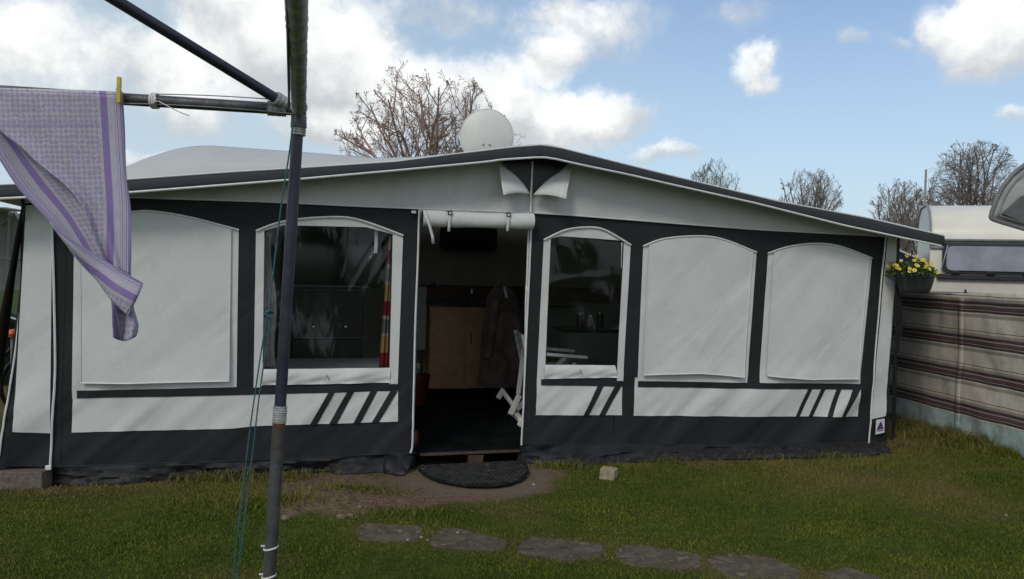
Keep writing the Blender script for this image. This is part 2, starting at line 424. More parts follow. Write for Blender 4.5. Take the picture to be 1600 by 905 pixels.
# paving slabs
for i, s in enumerate(SLW):
    p = resample(s+[s[0]], 60)[:-1]; p = (np.roll(p, 1, 0)+p*2+np.roll(p, -1, 0))/4; p += np.random.default_rng(i).normal(0, .004, p.shape); c = p.mean(0); mb = MB(); rows = []
    for k, (sc, z) in enumerate(((1.0, -.03), (1.0, .002), (.985, .006), (.7, .007), (.35, .006), (.02, .007))):
        rows.append([(c[0]+(a[0]-c[0])*sc*(1+.012*math.sin(j*2.3+i)), c[1]+(a[1]-c[1])*sc, z+.002*math.sin(j*1.7+k)) for j, a in enumerate(list(p)+[p[0]])])
    mb.grid(rows)
    o = mb.build('paving_slab', SLABM)
    tag(o, ['small worn paving slab at the left end of the garden path, edges overgrown', 'paving slab second from the left in the path, tapering with sandy edges',
            'third paving slab from the left, wide and speckled with pale lichen', 'fourth paving slab from the left in the path, brownish grey',
            'fifth paving slab from the left, mottled with pale patches at the bottom edge', 'last paving slab at the right end of the path, half hidden in grass'][i],
        'paving slab', 'paving slabs of the garden path')

# grass: one object of blades
def blades(n, sample, hmin, hmax, seed):
    r = np.random.default_rng(seed); P = sample(r, n)
    x, y, hm = P; n = len(x); h = r.uniform(hmin, hmax, n)*hm; a = r.uniform(0, 2*math.pi, n); wd = r.uniform(.0016, .0032, n)*(1+hm*.15)
    ln = r.uniform(.1, .9, n)*h; la = r.uniform(0, 2*math.pi, n); z = height(x, y)-.003
    bx, by = np.cos(a)*wd, np.sin(a)*wd; tx, ty = x+np.cos(la)*ln, y+np.sin(la)*ln
    mx_, my_ = x+np.cos(la)*ln*.35, y+np.sin(la)*ln*.35
    V = np.stack([np.stack([x-bx, y-by, z], 1), np.stack([x+bx, y+by, z], 1), np.stack([mx_+bx*.8, my_+by*.8, z+h*.55], 1), np.stack([mx_-bx*.8, my_-by*.8, z+h*.55], 1), np.stack([tx, ty, z+h*.95], 1)], 1)
    return V.reshape(-1, 3), n, x, y
def lawn_sample(r, n):
    y = 2.9+(r.random(n)**.8)*6.4; hw = .5+y*.68; x = r.uniform(-1, 1, n)*hw
    wd = walldist(x, y); ok = (wd > .03) | (x > 3.25)
    s = soil_amt(x, y); ok &= r.random(n) > s*1.6-.05
    for sl in SLW: ok &= sdist(x, y, sl) < .075*vnoise(x, y, 7, 33)**2*2*r.random(n)**1.5-.008
    x, y = x[ok], y[ok]
    hm = .55+.75*vnoise(x, y, 3, 20)+.35*vnoise(x, y, 9, 22); hm += np.clip(1-walldist(x, y)/.16, 0, 1)*1.0*(vnoise(x, y, 5, 21) > .5)
    return x, y, hm
V1, n1, x1, y1 = blades(520000, lawn_sample, .007, .019, 1)
TUF = [(330,745,.18,1500,4),(300,750,.12,700,3),(760,745,.02,1,1),(1130,712,.12,500,2.6),(1440,672,.12,500,5),(1480,688,.15,900,6),(1520,700,.15,900,6),(1560,712,.12,500,4),
       (1415,668,.12,400,3),(960,735,.12,300,2.5),(560,775,.18,500,2),(1180,715,.15,300,2.5),(410,790,.2,700,2.5),(640,805,.15,300,2.2),(1395,700,.15,700,3),(440,745,.15,500,2.5),(870,730,.12,300,2.5),(1040,722,.12,300,2.2),(1300,716,.15,300,2.2)]
def tuft_sample(r, n):
    xx, yy, hh = [], [], []
    for (px, py, rad, k, hm) in TUF:
        p = at_z(px, py); xx.append(r.normal(p.x, rad, k)); yy.append(r.normal(p.y, rad*.35, k)); hh.append(np.full(k, hm)*r.uniform(.5, 1.1, k))
    # along the foot of the windbreak
    a, b_ = at_z(1395, 654), at_z(1600, 719); k = 3500; tt = r.random(k)
    xx.append(a.x+(b_.x-a.x)*tt-.03-abs(r.normal(0, .04, k))); yy.append(a.y+(b_.y-a.y)*tt+r.normal(0, .02, k)); hh.append(r.uniform(1, 3.6, k))
    x, y, h = map(np.concatenate, (xx, yy, hh)); ok = (walldist(x, y) > .05) | (x > 3.3); return x[ok], y[ok], h[ok]
V2, n2, x2, y2 = blades(1, tuft_sample, .018, .034, 2)
V = np.concatenate([V1, V2]); n = n1+n2; bx = np.concatenate([x1, x2]); by = np.concatenate([y1, y2])
me = bpy.data.meshes.new('grass'); me.vertices.add(len(V)); me.vertices.foreach_set('co', V.ravel().astype('f4'))
b0 = np.arange(n)*5
lp = np.stack([b0, b0+1, b0+2, b0+3, b0+3, b0+2, b0+4], 1).ravel(); me.loops.add(len(lp)); me.loops.foreach_set('vertex_index', lp.astype('i4'))
ls = np.stack([np.arange(n)*7, np.arange(n)*7+4], 1).ravel(); me.polygons.add(2*n); me.polygons.foreach_set('loop_start', ls.astype('i4'))
me.update(calc_edges=True)
dv = np.clip(dryness(bx, by)*.9 + rng.normal(0, .16, n) + .06, 0, 1)
at = me.attributes.new('dry', 'FLOAT', 'POINT'); at.data.foreach_set('value', np.repeat(dv, 5).astype('f4'))
at = me.attributes.new('rnd', 'FLOAT', 'POINT'); at.data.foreach_set('value', np.repeat(rng.random(n), 5).astype('f4'))
m, g, b = new_mat('grass_blade')
tw0 = g.n('ShaderNodeTexCoord').outputs['Object']; gc = g.mix(attr(g, 'rnd'), rgb(.040, .072, .006), rgb(.100, .136, .012)); gc = g.mix(g.ramp(g.noise(tw0, 1.1, 5, .65), .38, .66), gc, g.mix(attr(g, 'rnd'), rgb(.090, .115, .008), rgb(.18, .195, .022)))
gc = g.mix(g.ramp(attr(g, 'dry'), .1, .9, 0, .85, False), gc, rgb(.20, .145, .06))
g.put(b.inputs['Base Color'], gc); b.inputs['Roughness'].default_value = .7; b.inputs['Specular IOR Level'].default_value = .15
me.materials.append(m)
grass = bpy.data.objects.new('grass', me); C.objects.link(grass); tag(grass, 'short mown grass with taller tufts along the tent and windbreak', 'grass', kind='stuff')

# ------------------------------------------------------------------ the awning tent
AW = thing('awning_tent', 'grey and charcoal caravan awning tent with arched windows and open doorway', 'awning', O, YAW)
def disp(u, z):
    a = noise.noise(Vector((u*2.1+z*1.4, z*.8-u*.3, 3.1)))*.011
    a += noise.noise(Vector((u*5.5+z*3.8, z*1.6-u*.9, 7.7)))*.004
    lo = max(0., min(1., (.85-z)/.35))      # tension folds of the lower canvas run up to the right
    if lo > 0:
        q_ = (u*.84-z*.9)
        f = noise.noise(Vector((q_*3.3, (u+z)*.5, 12.)))
        a += lo*(.030*max(0, f-.02)*1.6 - .006 + .018*abs(noise.noise(Vector((q_*7.5, (u+z)*.9, 4.)))))
    return a
def patch(name, top, bot, n, m, nx=24, ny=16, extra=None, solid=0, parent=None, smooth_edge=False, ply=False):
    x_a, x_b = W(*top[0]), W(*top[-1]); z_b = W(*bot[0])
    nx = max(nx, int((x_b-x_a).length/.028)); ny = max(ny, int((z_b-x_a).length/.035))
    T = resample(top, nx, smooth_edge); B = resample(bot, nx, smooth_edge); rows = []
    for j in range(ny+1):
        t = j/ny; row = []
        for i in range(nx+1):
            p = W(T[i][0]*(1-t)+B[i][0]*t, T[i][1]*(1-t)+B[i][1]*t, n)
            y = p.y - disp(p.x, p.z)
            if extra: y -= extra(i/nx, t)
            row.append((p.x, y, p.z))
        rows.append(row)
    return MB().grid(rows).build(name, m, parent or AW, solid=solid)
def line(name, pts, r, m, n=0.0, parent=None, k=None, sm=True):
    Q = resample(pts, k or max(8, int(len(pts)*5)), sm and len(pts) > 2)
    mb = MB(); P3 = []
    for x, y in Q:
        p = W(x, y, n); P3.append((p.x, p.y-disp(p.x, p.z), p.z))
    mb.tube(P3, r, 6); return mb.build(name, m, parent or AW)
TL = [(20,320),(38,318),(110,313),(200,309),(400,315),(650,327),(835,334),(985,343),(1190,358),(1385,368),(1405,369)]
SE = [(16,727),(80,729),(200,725),(400,719),(520,714),(650,706),(820,694),(833,694),(1050,693),(1200,692),(1360,690),(1388,689)]
def seg(L, a, b, step=20):
    xs_ = [a]+[x for x, _ in L if a < x < b]+[b]; return [(x, interp(L, x)) for x in xs_]
def colm(a_top, b_top, a_bot, b_bot, y_top=None, y_bot=None, nx=16, ny=20):
    top = seg(TL, a_top, b_top) if y_top is None else y_top
    bot = seg(SE, a_bot, b_bot) if y_bot is None else y_bot
    return patch('wall_panel', top, bot, -.002 if y_bot is not None else 0, DARK, nx, ny)
A2 = [(400,361),(443,346),(509,339.5),(559,343),(630,368)]
A3 = [(850,375),(882,360),(913,355.5),(944,359),(985.6,383)]
A4 = [(1005,385),(1036,373.5),(1089,369),(1129,374),(1182,394.6)]
A5 = [(1200,396),(1232,385.7),(1271.7,380.7),(1311.5,384.7),(1363,403.6)]
A1 = [(116,352),(150,339),(205.5,331.4),(240,330.5),(298,340),(373,359.6)]
# charcoal backing panels, with real openings for two windows and the door
colm(38, 413, 16, 405, nx=40)
colm(409, 616, 409, 616, y_bot=[(409,364),(442,352),(572,355),(618,368)], nx=20, ny=4)
colm(413, 612, 405, 604, y_top=[(409,577),(612,575)], nx=20, ny=8)
colm(612, 655, 604, 645, nx=4)
colm(830, 861, 815, 850, nx=4)
colm(857, 978, 857, 978, y_bot=[(857,376),(876,369),(977,380)], nx=10, ny=4)
colm(861, 974, 850, 958, y_top=[(852,570),(960,570)], nx=10, ny=8)
colm(974, 1402, 958, 1386, nx=40)
for (xa, ya, xb, yb) in ((391,318,386,603),(404,330,396,350),(640,330,637,700),(844,336,828,692),(1168,362,1180,380),(1184,360,1168,597),(1193,360,1176,597),(104,320,94,726),(996,347,982,690),(1372,369,1351,690)):
    line('seam', [(xa, ya), (xb, yb)], .0013, DTRIM, .005, k=24, sm=False)
# side light panels with the corner zips
patch('side_panel', [(40,321),(81,318)], [(21.5,674),(79,677)], .006, LIGHT, 6, 20)
patch('side_panel', [(1387,369),(1404,370)], [(1361,655),(1383,650)], .006, LIGHT, 4, 20)
line('zip', [(81.5,320),(81,355),(84,450),(86.5,580),(82,660),(78.5,729)], .008, PIPE, .014)
line('zip', [(1384,370),(1372,500),(1364,600),(1357.5,692)], .0075, PIPE, .014)
mb = MB(); p = W(76, 730, .02); mb.box((p.x-.02, p.y-.01, p.z-.02), (p.x+.018, p.y+.01, p.z+.012)); mb.build('zip_pull', PIPE, AW, bevel=.004)
# bay panels of light canvas under arches
def bay(arch, lower, name='window_surround', n=.007):
    return patch(name, arch, lower, n, LIGHT, 24, 24, smooth_edge=True)
b1 = bay(A1, [(112.5,611),(369.6,605)]); b4 = bay(A4, [(996,595.5),(1167,598)]); b5 = bay(A5, [(1185.5,598),(1343,600)])
def lerp(a, b, t): return (a[0]+(b[0]-a[0])*t, a[1]+(b[1]-a[1])*t)
def sub_arch(A, x0, x1, dy=2.0):
    S = resample(A, 60, True); pts = [(x, y+dy) for x, y in S if x0 < x < x1]
    ya = np.interp([x0, x1], S[:, 0], S[:, 1]); return [(x0, ya[0]+dy)]+pts[::4]+[(x1, ya[1]+dy)]
def blind(A, xl, xr, bot, hemL, hemR, sag):
    def ex(s, t): return .010+.016*t*t + .004*math.sin(s*9+t*5)*t + .012*max(0, t-.9)*10*math.sin(s*3.1)
    top = sub_arch(A, xl, xr)
    o = patch('window_blind', top, bot, .008, LIGHT, 26, 30, extra=ex)
    def hl(t_pts, nm, r=.0045):
        P3 = []
        for x, y, t, s in t_pts:
            p = W(x, y, .008); P3.append((p.x, p.y-disp(p.x, p.z)-ex(s, t)-.002, p.z))
        MB().tube(P3, r, 6).build(nm, PIPE, o)
    B = resample(bot, 14)
    hl([(B[i][0], B[i][1], 1, i/14) for i in range(15)], 'hem')
    T0, T1 = top[0], top[-1]; B0, B1 = bot[0], bot[-1]
    hl([(*lerp(T0, B0, k/12), k/12, 0) for k in range(13)], 'hem', .0035)
    hl([(*lerp(T1, B1, k/12), k/12, 1) for k in range(13)], 'hem', .0035)
    bx_ = resample(bot, 2)[1]; p = W(bx_[0], bx_[1]-4, .008); 
    MB().lathe([(0, 0), (.006, 0), (.006, .004), (0, .004)], M=Matrix.Translation((p.x, p.y-disp(p.x, p.z)-.028, p.z)) @ Matrix.Rotation(R(90), 4, 'X'), n=10).build('press_stud', DTRIM, o)
    return o
blind(A1, 126, 361, [(127.5,598),(200,598.5),(245,597),(300,596),(358,595)], 0, 0, 0)
blind(A4, 1014, 1175, [(1004,586),(1040,584.5),(1090,583),(1130,586),(1159,589)], 0, 0, 0)
blind(A5, 1209, 1356, [(1196,587),(1230,590),(1265,592.5),(1300,592),(1338,592)], 0, 0, 0)
for A in (A1, A2, A3, A4, A5): line('arch_piping', A, .0085, PIPE, .016, k=24)
# open windows: light surround strips, rolled sill, clear film
FOLDS = [(.93,.05,.62,.014,.20,.20,.019),(.86,.05,.60,.010,.12,.10,.012),(.99,.1,.55,.010,.28,.14,.012),(.06,.1,-.3,.02,.1,.08,.012),(.03,.55,1.2,.012,.55,.05,.012),(.04,.75,1.6,.012,.74,.05,.012)]
FOLDS3 = [(.2,.12,-.2,.05,.08,.03,.006),(.5,.30,9.,.25,.34,.05,.004)]
def open_window(A, oL, oR, iL, iR, itop, botL, botR, lipT, lipB):
    patch('window_surround', [oL[0], iL[0]], [oL[1], iL[1]], .007, LIGHT, 4, 20)
    patch('window_surround', [iR[0], oR[0]], [iR[1], oR[1]], .007, LIGHT, 4, 20)
    S = sub_arch(A, iL[0][0], iR[0][0], 1.0)
    patch('window_surround', S, itop, .006, LIGHT, 18, 3)
    wide = iR[0][0] < 700
    film = patch('clear_pane', itop, [iL[2], iR[2]], -.012, CLEAR, 90, 60, extra=lambda s, t: .004*math.sin(s*7+t*4)+sum(a_*math.exp(-(((s-s0)+(t-t0)*k_)/w_)**2)*math.exp(-((t-tc_)/tw_)**2) for s0, t0, k_, w_, tc_, tw_, a_ in (FOLDS if wide else FOLDS3)))
    patch('sill_roll', lipT, lipB, .008, LIGHT, 20, 8, extra=lambda s, t: .010*math.sin(min(1, t*1.15)*math.pi)+.010*abs(math.sin(s*11+t*6))*t+.002*math.sin(s*37)+.003*math.sin(s*17+t*3))
    p = W((lipT[0][0]+lipT[1][0])/2, (lipT[0][1]+lipB[0][1])/2, .035)
    MB().tube([(p.x-.02, p.y, p.z-.02), (p.x, p.y-.006, p.z-.012), (p.x, p.y-.006, p.z+.02), (p.x+.018, p.y, p.z-.018)], .0028, 6).build('toggle', TRIM, AW)
    return film
f2 = open_window(A2, [(400,361),(396,612)], [(630,368),(621.5,601)], [(413,358),(410,603),(412,577)], [(614,362),(608,601),(609,575)], [(413,361),(442,352),(572,355),(614,366)], 0, 0, [(411,577),(610,575)], [(410,602),(609,598)])
f3 = open_window(A3, [(850,375),(838.6,594)], [(985.6,383),(973,596)], [(861,370),(851,592),(852.5,571)], [(975,377),(963,596),(961,571)], [(861,373),(876,369),(972,376),(975,379)], 0, 0, [(851,570),(961,571)], [(850,592),(964,590)])
# stripes and lower light panels
patch('lower_panel', [(114,622),(360,618),(622,611)], [(112,676),(360,670),(400,666),(622,659)], .007, LIGHT, 50, 8)
patch('lower_panel', [(838.5,602),(972,604)], [(837,649),(971.7,649)], .007, LIGHT, 14, 8)
patch('lower_panel', [(991.5,605),(1200,607),(1343,609)], [(989.6,649.8),(1200,650.8),(1341,651)], .007, LIGHT, 36, 8)
patch('lower_panel', [(112.5,604),(122,604)], [(113,624),(122,624)], .0074, LIGHT, 2, 2)
patch('window_surround', [(838.6,592),(846,592)], [(838.4,604),(846,604)], .0074, LIGHT, 2, 2)
patch('window_surround', [(991.8,590),(998,590)], [(991.4,606),(998,606)], .0074, LIGHT, 2, 2)
patch('stripe', [(120,610.5),(400,606),(621,600)], [(120,622.5),(400,617),(622,610)], .012, DARK, 50, 2)
patch('stripe', [(845.4,592.5),(972,595)], [(845,602),(972,604)], .012, DARK, 12, 2)
patch('stripe', [(997,596),(1170,599),(1342,601)], [(997,605),(1170,607),(1342,609)], .012, DARK, 30, 2)
def diag(a, b, c, d, y0, y1): patch('diagonal_stripe', [(a, y0), (b, y0-.3)], [(c, y1), (d, y1-.3)], .012, DARK, 2, 8)
for a, b, c, d, y1 in ((514,524,484,495,664.5),(543,554,514,526,663),(579,590,552,563,661.5),(610,621.5,581,592,660.6)): diag(a, b, c, d, 611.5, y1)
for a, b, c, d in ((934,943.5,911.5,920),(960.5,970.8,936.5,945.8)): diag(a, b, c, d, 603, 649.2)
for a, b, c, d in ((1262.5,1269.5,1243.5,1250),(1283.5,1290.5,1264,1270.5),(1308,1315.5,1291,1298),(1332,1343,1312.5,1319)): diag(a, b, c, d, 608, 651)
# the charcoal mud skirt, ballooning out and lying on the grass
def skirt(top, bot, nx=60, outw=.10, name='mud_skirt'):
    T = resample(top, nx); Bp = resample(bot, nx); rows = []
    for j in range(9):
        t = j/8; row = []
        for i in range(nx+1):
            a = W(T[i][0], T[i][1], .004); b_ = WG(Bp[i][0], Bp[i][1], .012)
            a.y -= disp(a.x, a.z)
            x = a.x*(1-t)+b_.x*t; z = a.z*(1-t)+b_.z*t
            y = a.y+(b_.y-a.y)*(t**1.5)
            rp = noise.noise(Vector((x*2.2, t*1.5, 5)))*.06+noise.noise(Vector((x*6+t*2, t*3, 9)))*.042+noise.noise(Vector((x*15+t*4, t*4, 2)))*.018
            y -= rp*math.sin(math.pi*min(t*.9, 1)); z += (noise.noise(Vector((x*4, t*6, 1)))*.018)*math.sin(math.pi*t)
            row.append((x, y, z))
        rows.append(row)
    rows.append([(p[0], p[1]+.02, -.03) for p in rows[-1]])
    return MB().grid(rows).build(name, SKIRT, AW)
skirt(seg(SE, 16, 650), [(-5,741),(62,745),(80,752),(116,759),(160,757),(199,755),(265,749),(400,744),(470,738),(512,735),(524,741),(596,737),(631,742),(648,722)], 110)
skirt(seg(SE, 813, 1360), [(808,722),(853,725),(899,728),(966,723),(1058,720),(1141,717),(1200,716),(1362,712)], 90)
skirt(seg(SE, 1356, 1388), [(1362,712),(1394,706)], 8)
line('skirt_seam', [(x, y) for x, y in seg(SE, 16, 648)], .0016, DTRIM, .008)
line('skirt_seam', [(x, y) for x, y in seg(SE, 816, 1386)], .0016, DTRIM, .008)
# a lifted skirt corner beside the door
mb = MB(); cs = [W(600,712,.02), W(645,712,.03), W(634,742,.16), W(598,738,.10)]
mb.grid([[cs[0].lerp(cs[1], i/6)+Vector((0, -.012*math.sin(i*1.3), 0)) for i in range(7)], [cs[0].lerp(cs[3], .5).lerp(cs[1].lerp(cs[2], .5), i/6)+Vector((0, -.03*math.sin(i*1.1), 0)) for i in range(7)], [cs[3].lerp(cs[2], i/6)+Vector((0, 0, .012*math.sin(i*1.5))) for i in range(7)]])
mb.build('skirt_corner', SKIRT, AW, solid=.002)
# side flap at the left corner, pulled outwards
patch('side_flap', [(35,415),(40,415)], [(-3,737),(22,733)], -.02, DARK, 4, 16)
line('side_piping', [(35,420),(30.5,490),(23,560),(12,630),(0,712)], .007, PIPE, -.012)
# door zips, door roll and frame poles
line('zip', [(655,328),(653,400),(649,500),(646.5,600),(644,700),(641.5,708)], .0078, PIPE, .012)
line('zip', [(829.5,334),(830,360),(826,450),(822.5,520),(819,600),(815,696)], .0075, PIPE, .012)
def roll():
    a = W(660, 341, .07); b_ = W(833, 346, .07); mb = MB(); rows = []
    for i in range(41):
        t = i/40; c = a.lerp(b_, t); c.z += .012*math.sin(t*math.pi)*-.3
        rr = .062*(1+.05*math.sin(t*9)) - .014*math.exp(-((t-.23)/.018)**2) - .014*math.exp(-((t-.755)/.018)**2)
        row = []
        for k in range(19):
            an = k/18*2*math.pi; r2 = rr*(1+.04*noise.noise(Vector((t*9, math.cos(an), math.sin(an)*2))))
            row.append((c.x, c.y+math.cos(an)*r2*.8, c.z+math.sin(an)*r2))
        rows.append(row)
    o = MB().grid(rows).build('rolled_door', LIGHT, AW)
    for t in (.0, 1.0):
        c = a.lerp(b_, t); e = MB(); rs = []
        for j in range(7):
            rs.append([(c.x+(t-.5)*.004*j-.002*(j % 2), c.y+math.cos(k/16*2*math.pi)*.05*(1-j/6), c.z+math.sin(k/16*2*math.pi)*.061*(1-j/6)) for k in range(17)])
        MB().grid(rs).build('roll_end', DARK, o)
    for t, dl in ((.23, .10), (.755, .085)):
        c = a.lerp(b_, t); st = MB()
        pts = [(c.x, c.y-.02, c.z+.075), (c.x, c.y-.05, c.z+.05), (c.x, c.y-.056, c.z), (c.x-.003, c.y-.045, c.z-.05), (c.x-.006, c.y-.05, c.z-dl)]
        st.grid([[(x-.011, y, z), (x+.011, y, z)] for x, y, z in pts]); st.build('strap', LIGHT, o, solid=.003)
        MB().tube([(c.x-.016, c.y-.055, c.z+.058), (c.x+.016, c.y-.055, c.z+.058), (c.x+.013, c.y-.058, c.z+.03), (c.x-.013, c.y-.058, c.z+.03), (c.x-.016, c.y-.055, c.z+.058)], .0045, 6).build('buckle', BLACK, o)
    c = W(668, 335, .14); st = MB(); L = [W(664,330,.13), W(668,342,.15), W(672,355,.15), W(676,370,.15), W(677,381,.15)]
    st.grid([[p+Vector((-.011, 0, 0)), p+Vector((.011, .004, 0))] for p in L]); st.build('strap', LIGHT, o, solid=.003)
roll()
pc = W(647, 332, .03); MB().box((pc.x-.02, pc.y-.008, pc.z-.008), (pc.x+.015, pc.y+.008, pc.z+.012)).build('clip', PIPE, AW, bevel=.003)
MB().tube([W(826.5,352,-.02), W(824,430,-.02), W(822,470,-.02), W(821,560,-.02), W(816,690,-.02)], .010, 8).build('frame_pole', PIPE, AW)
MB().lathe([(0, -.02), (.018, -.02), (.018, .02), (0, .02)], c=W(824,452,-.02), n=10).build('pole_clamp', WHITEP, AW)
MB().tube([W(654,335,-.03), W(650,520,-.03), W(645,700,-.03)], .010, 8).build('frame_pole', OLDT, AW)
# gable cloth with the ventilation triangle
GB = [(38,318),(199,308),(400,314.5),(560,322),(680,327),(760,329.5),(829,331.5),(856,333.5),(980,343),(1180,358.5),(1355,367.5),(1392,370)]
FB = [(-60,314),(0,311),(40,309),(199,301.5),(360,289),(473,280),(618.5,267),(760,253.5),(784,250),(847,246),(866,248.6),(912,259),(980,273),(1040,286.8),(1180,318),(1320,353),(1470.5,384.8)]
FT = [(-60,292),(0,290),(200,281.5),(360,270),(476,263),(618,253.6),(700,243),(760,236),(800,231),(847,227.5),(875,232),(980,258.5),(1040,273.5),(1215,315.5),(1355,341.5),(1475.8,369.5)]
def gx(s, t): return .020*math.sin(t*math.pi)*abs(math.sin(s*7))
patch('gable_panel', [(x, interp(FB, x)-9) for x in np.linspace(39, 1400, 60)], [(x, interp(GB, x)) for x in np.linspace(39, 1400, 60)], .004, GABLE, 110, 10, extra=lambda s, t: .010+.004*math.sin(s*120)*t+.022*max(0, noise.noise(Vector((math.atan2((s-.582)*1361, 25+t*70)*5.5, .3, 6))))*math.exp(-abs(s-.582)*7)*(1 if t > .15 else t/.15))
line('gable_hem', [(x, interp(GB, x)+.4) for x in np.linspace(60, 1392, 40)], .0055, PIPE, .02, k=80, sm=False)
patch('vent_mesh', [(779.5,247),(831,243),(892,252)], [(829.5,305.5),(831,306),(832.5,305.5)], .040, BLACK, 12, 10)
line('zip', [(832,252),(831,280),(830,305),(829.5,332)], .0075, PIPE, .05)
def flap(a, b_, c, cn):
    mb = MB(); rows = []
    for j in range(9):
        t = j/8; l = lerp(a, b_, t); r_ = lerp(a, c, t); row = []
        for i in range(9):
            s = i/8; x, y = lerp(l, r_, s); bow = math.sin(math.pi*s)*t; y -= 3.0*bow; x += (4.5 if c[0] > a[0] else -4.5)*math.sin(math.pi*t)*s; y -= 3.0*math.sin(math.pi*t)*s; nn = .050+cn*t*(1-s*.75)
            row.append(W(x, y, nn))
        rows.append(row)
    o = mb.grid(rows).build('vent_flap', LIGHT, AW, solid=.004)
    MB().tube([W(*lerp(a, b_, k/6), .052+cn*k/6) for k in range(7)], .007, 6).build('flap_hem', PIPE, o)
flap((780,257), (788,305), (829,304), .16)
flap((892,260), (883,311), (833,305), .16)
# fascia (valance) in front of the wall, with piping
FN = .24
def fpatch(top, bot, n, name, m, nx=90, ny=3, solid=.006):
    T = resample(top, nx); rows = []
    xs_ = np.linspace(top[0][0], top[-1][0], nx+1)
    for j in range(ny+1):
        t = j/ny; rows.append([W(x, interp(top, x)*(1-t)+interp(bot, x+(-4 if x > 1400 else 0)*t)*t, n+.012*math.sin(t*2)) for x in xs_])
    return MB().grid(rows).build(name, m, AW, solid=solid)
fpatch(FT, FB, FN, 'fascia', FASC)
pts = [W(x, interp(FB, x)-.5, FN+.016) for x in np.linspace(-60, 1470.5, 90)]
MB().tube(pts, .0085, 6).build('fascia_piping', PIPE, AW)
# roof: from the fascia back over the frame to the caravan
BK = [(-60,300),(60,296),(150,276),(203,259),(232,247),(275,234),(305,229.5),(328,228.5),(400,233.5),(492,240),(565,246),(600,247),(650,245.5),(718,239),(760,233.5),(800,228.8),(847,225.3),(875,230),(980,256.5),(1215,313),(1355,339.5),(1474,367)]
rows = []; xs_ = np.linspace(-60, 1475, 120)
r0 = [W(x, interp(FT, x)-.3, FN) for x in xs_]
r1 = [W(x, interp(BK, x)*.55+interp(FT, x)*.45+1.0, -.55) for x in xs_]
Bs = resample(BK, 119, True); r2 = [W(x, np.interp(x, Bs[:, 0], Bs[:, 1]), -1.5) for x in xs_]
rows = [r0, r1, r2, [Vector((p.x, 3.75, min(p.z, 2.62)*.985)) for p in r2]]
for k in range(len(xs_)):   # keep the cross section from folding under itself
    for j in (1, 2): rows[j][k].x = rows[0][k].x*(1-.0)+ (rows[j][k].x-rows[0][k].x)*1.0
MB().grid(rows).build('roof_sheet', ROOF, AW, solid=.004)
MB().tube([Vector((p.x, p.y, p.z+.004)) for p in r0], .006, 6).build('roof_edge', PIPE, AW)
MB().tube(r2[18:60], .005, 5).build('roof_seam', TRIM, AW)
# side walls and back curtain closing the room
eL, eR = W(30, 500), W(1395, 500)
for e in (eL.x, eR.x):
    MB().grid([[(e, y, 2.05), (e, y, -.01)] for y in np.linspace(.02, 3.74, 8)]).build('side_wall', DARK, AW)
# maker's tag: white patch with a blue and red pointed emblem
def flat(name, pts, n, m, th=.002, parent=None):
    P3 = [W(x, y, n) for x, y in pts]; mb = MB()
    k = len(P3); vs_ = [(p.x, p.y, p.z) for p in P3]+[(p.x, p.y+th, p.z) for p in P3]
    tr = tessellate_polygon([[Vector((p.x, p.z, 0)) for p in P3]])
    mb.add(vs_, [tuple(t_) for t_ in tr]+[tuple(i+k for i in t_)[::-1] for t_ in tr]+[(i, (i+1) % k, k+(i+1) % k, k+i) for i in range(k)])
    return mb.build(name, m, parent or AW, smooth=False)
LOGOB = mat('emblem_blue', (.045, .035, .14), .5, .1); LOGOR = mat('emblem_red', (.28, .03, .07), .5, .1)
tg = flat('maker_tag', [(1369.3,656.5),(1382.3,654.2),(1381.8,676),(1368.2,679.2)], .04, WHITEP, .004)
flat('emblem', [(1375.6,659.6),(1377.4,659.6),(1380.6,670.5),(1377.6,670.5),(1376.3,664.5),(1373,671.5),(1369.8,671.8)], .044, LOGOB, .002, tg)
flat('emblem', [(1376.4,665.2),(1377.5,669.8),(1376.4,671),(1374.6,671),(1373.6,671.2)], .0465, LOGOR, .002, tg)
flat('lettering', [(1369.8,673.2),(1380.3,672.0),(1380.3,672.8),(1369.8,674.0)], .0445, LOGOB, .002, tg)

# ------------------------------------------------------------------ inside the awning (all placed in awning coordinates)
def inside_thing(name, label, cat, x, y, z=0, rz=0):
    p = AW_M @ Vector((x, y, z)); return thing(name, label, cat, p, YAW+rz)
FZ = .115
# pallet floor with worn board edge and carpet
fl = inside_thing('pallet_floor', 'dark floor on wooden pallets at the open tent doorway', 'floor', 0, 0)
fl.name = 'pallet_floor'
MB().box((eL.x+.02, .06, FZ-.02), (eR.x-.02, 3.7, FZ)).build('carpet', FLOORM, fl)
a = W(657, 713, 0).x; b_ = W(812, 707, 0).x
mb = MB(); rows = []
mb.box((a, -.005, FZ-.016), (b_, .055, FZ-.002)); mb.build('edge_board', PALLET, fl, bevel=.004)
for px in (744,): 
    x = W(px, 715, 0).x; MB().box((x-.06, .0, .0), (x+.06, .1, FZ-.026)).build('pallet_block', PALLET, fl, bevel=.004)
MB().box((a, .03, -.005), (b_, .06, .018)).build('base_board', PALLET, fl, bevel=.003)

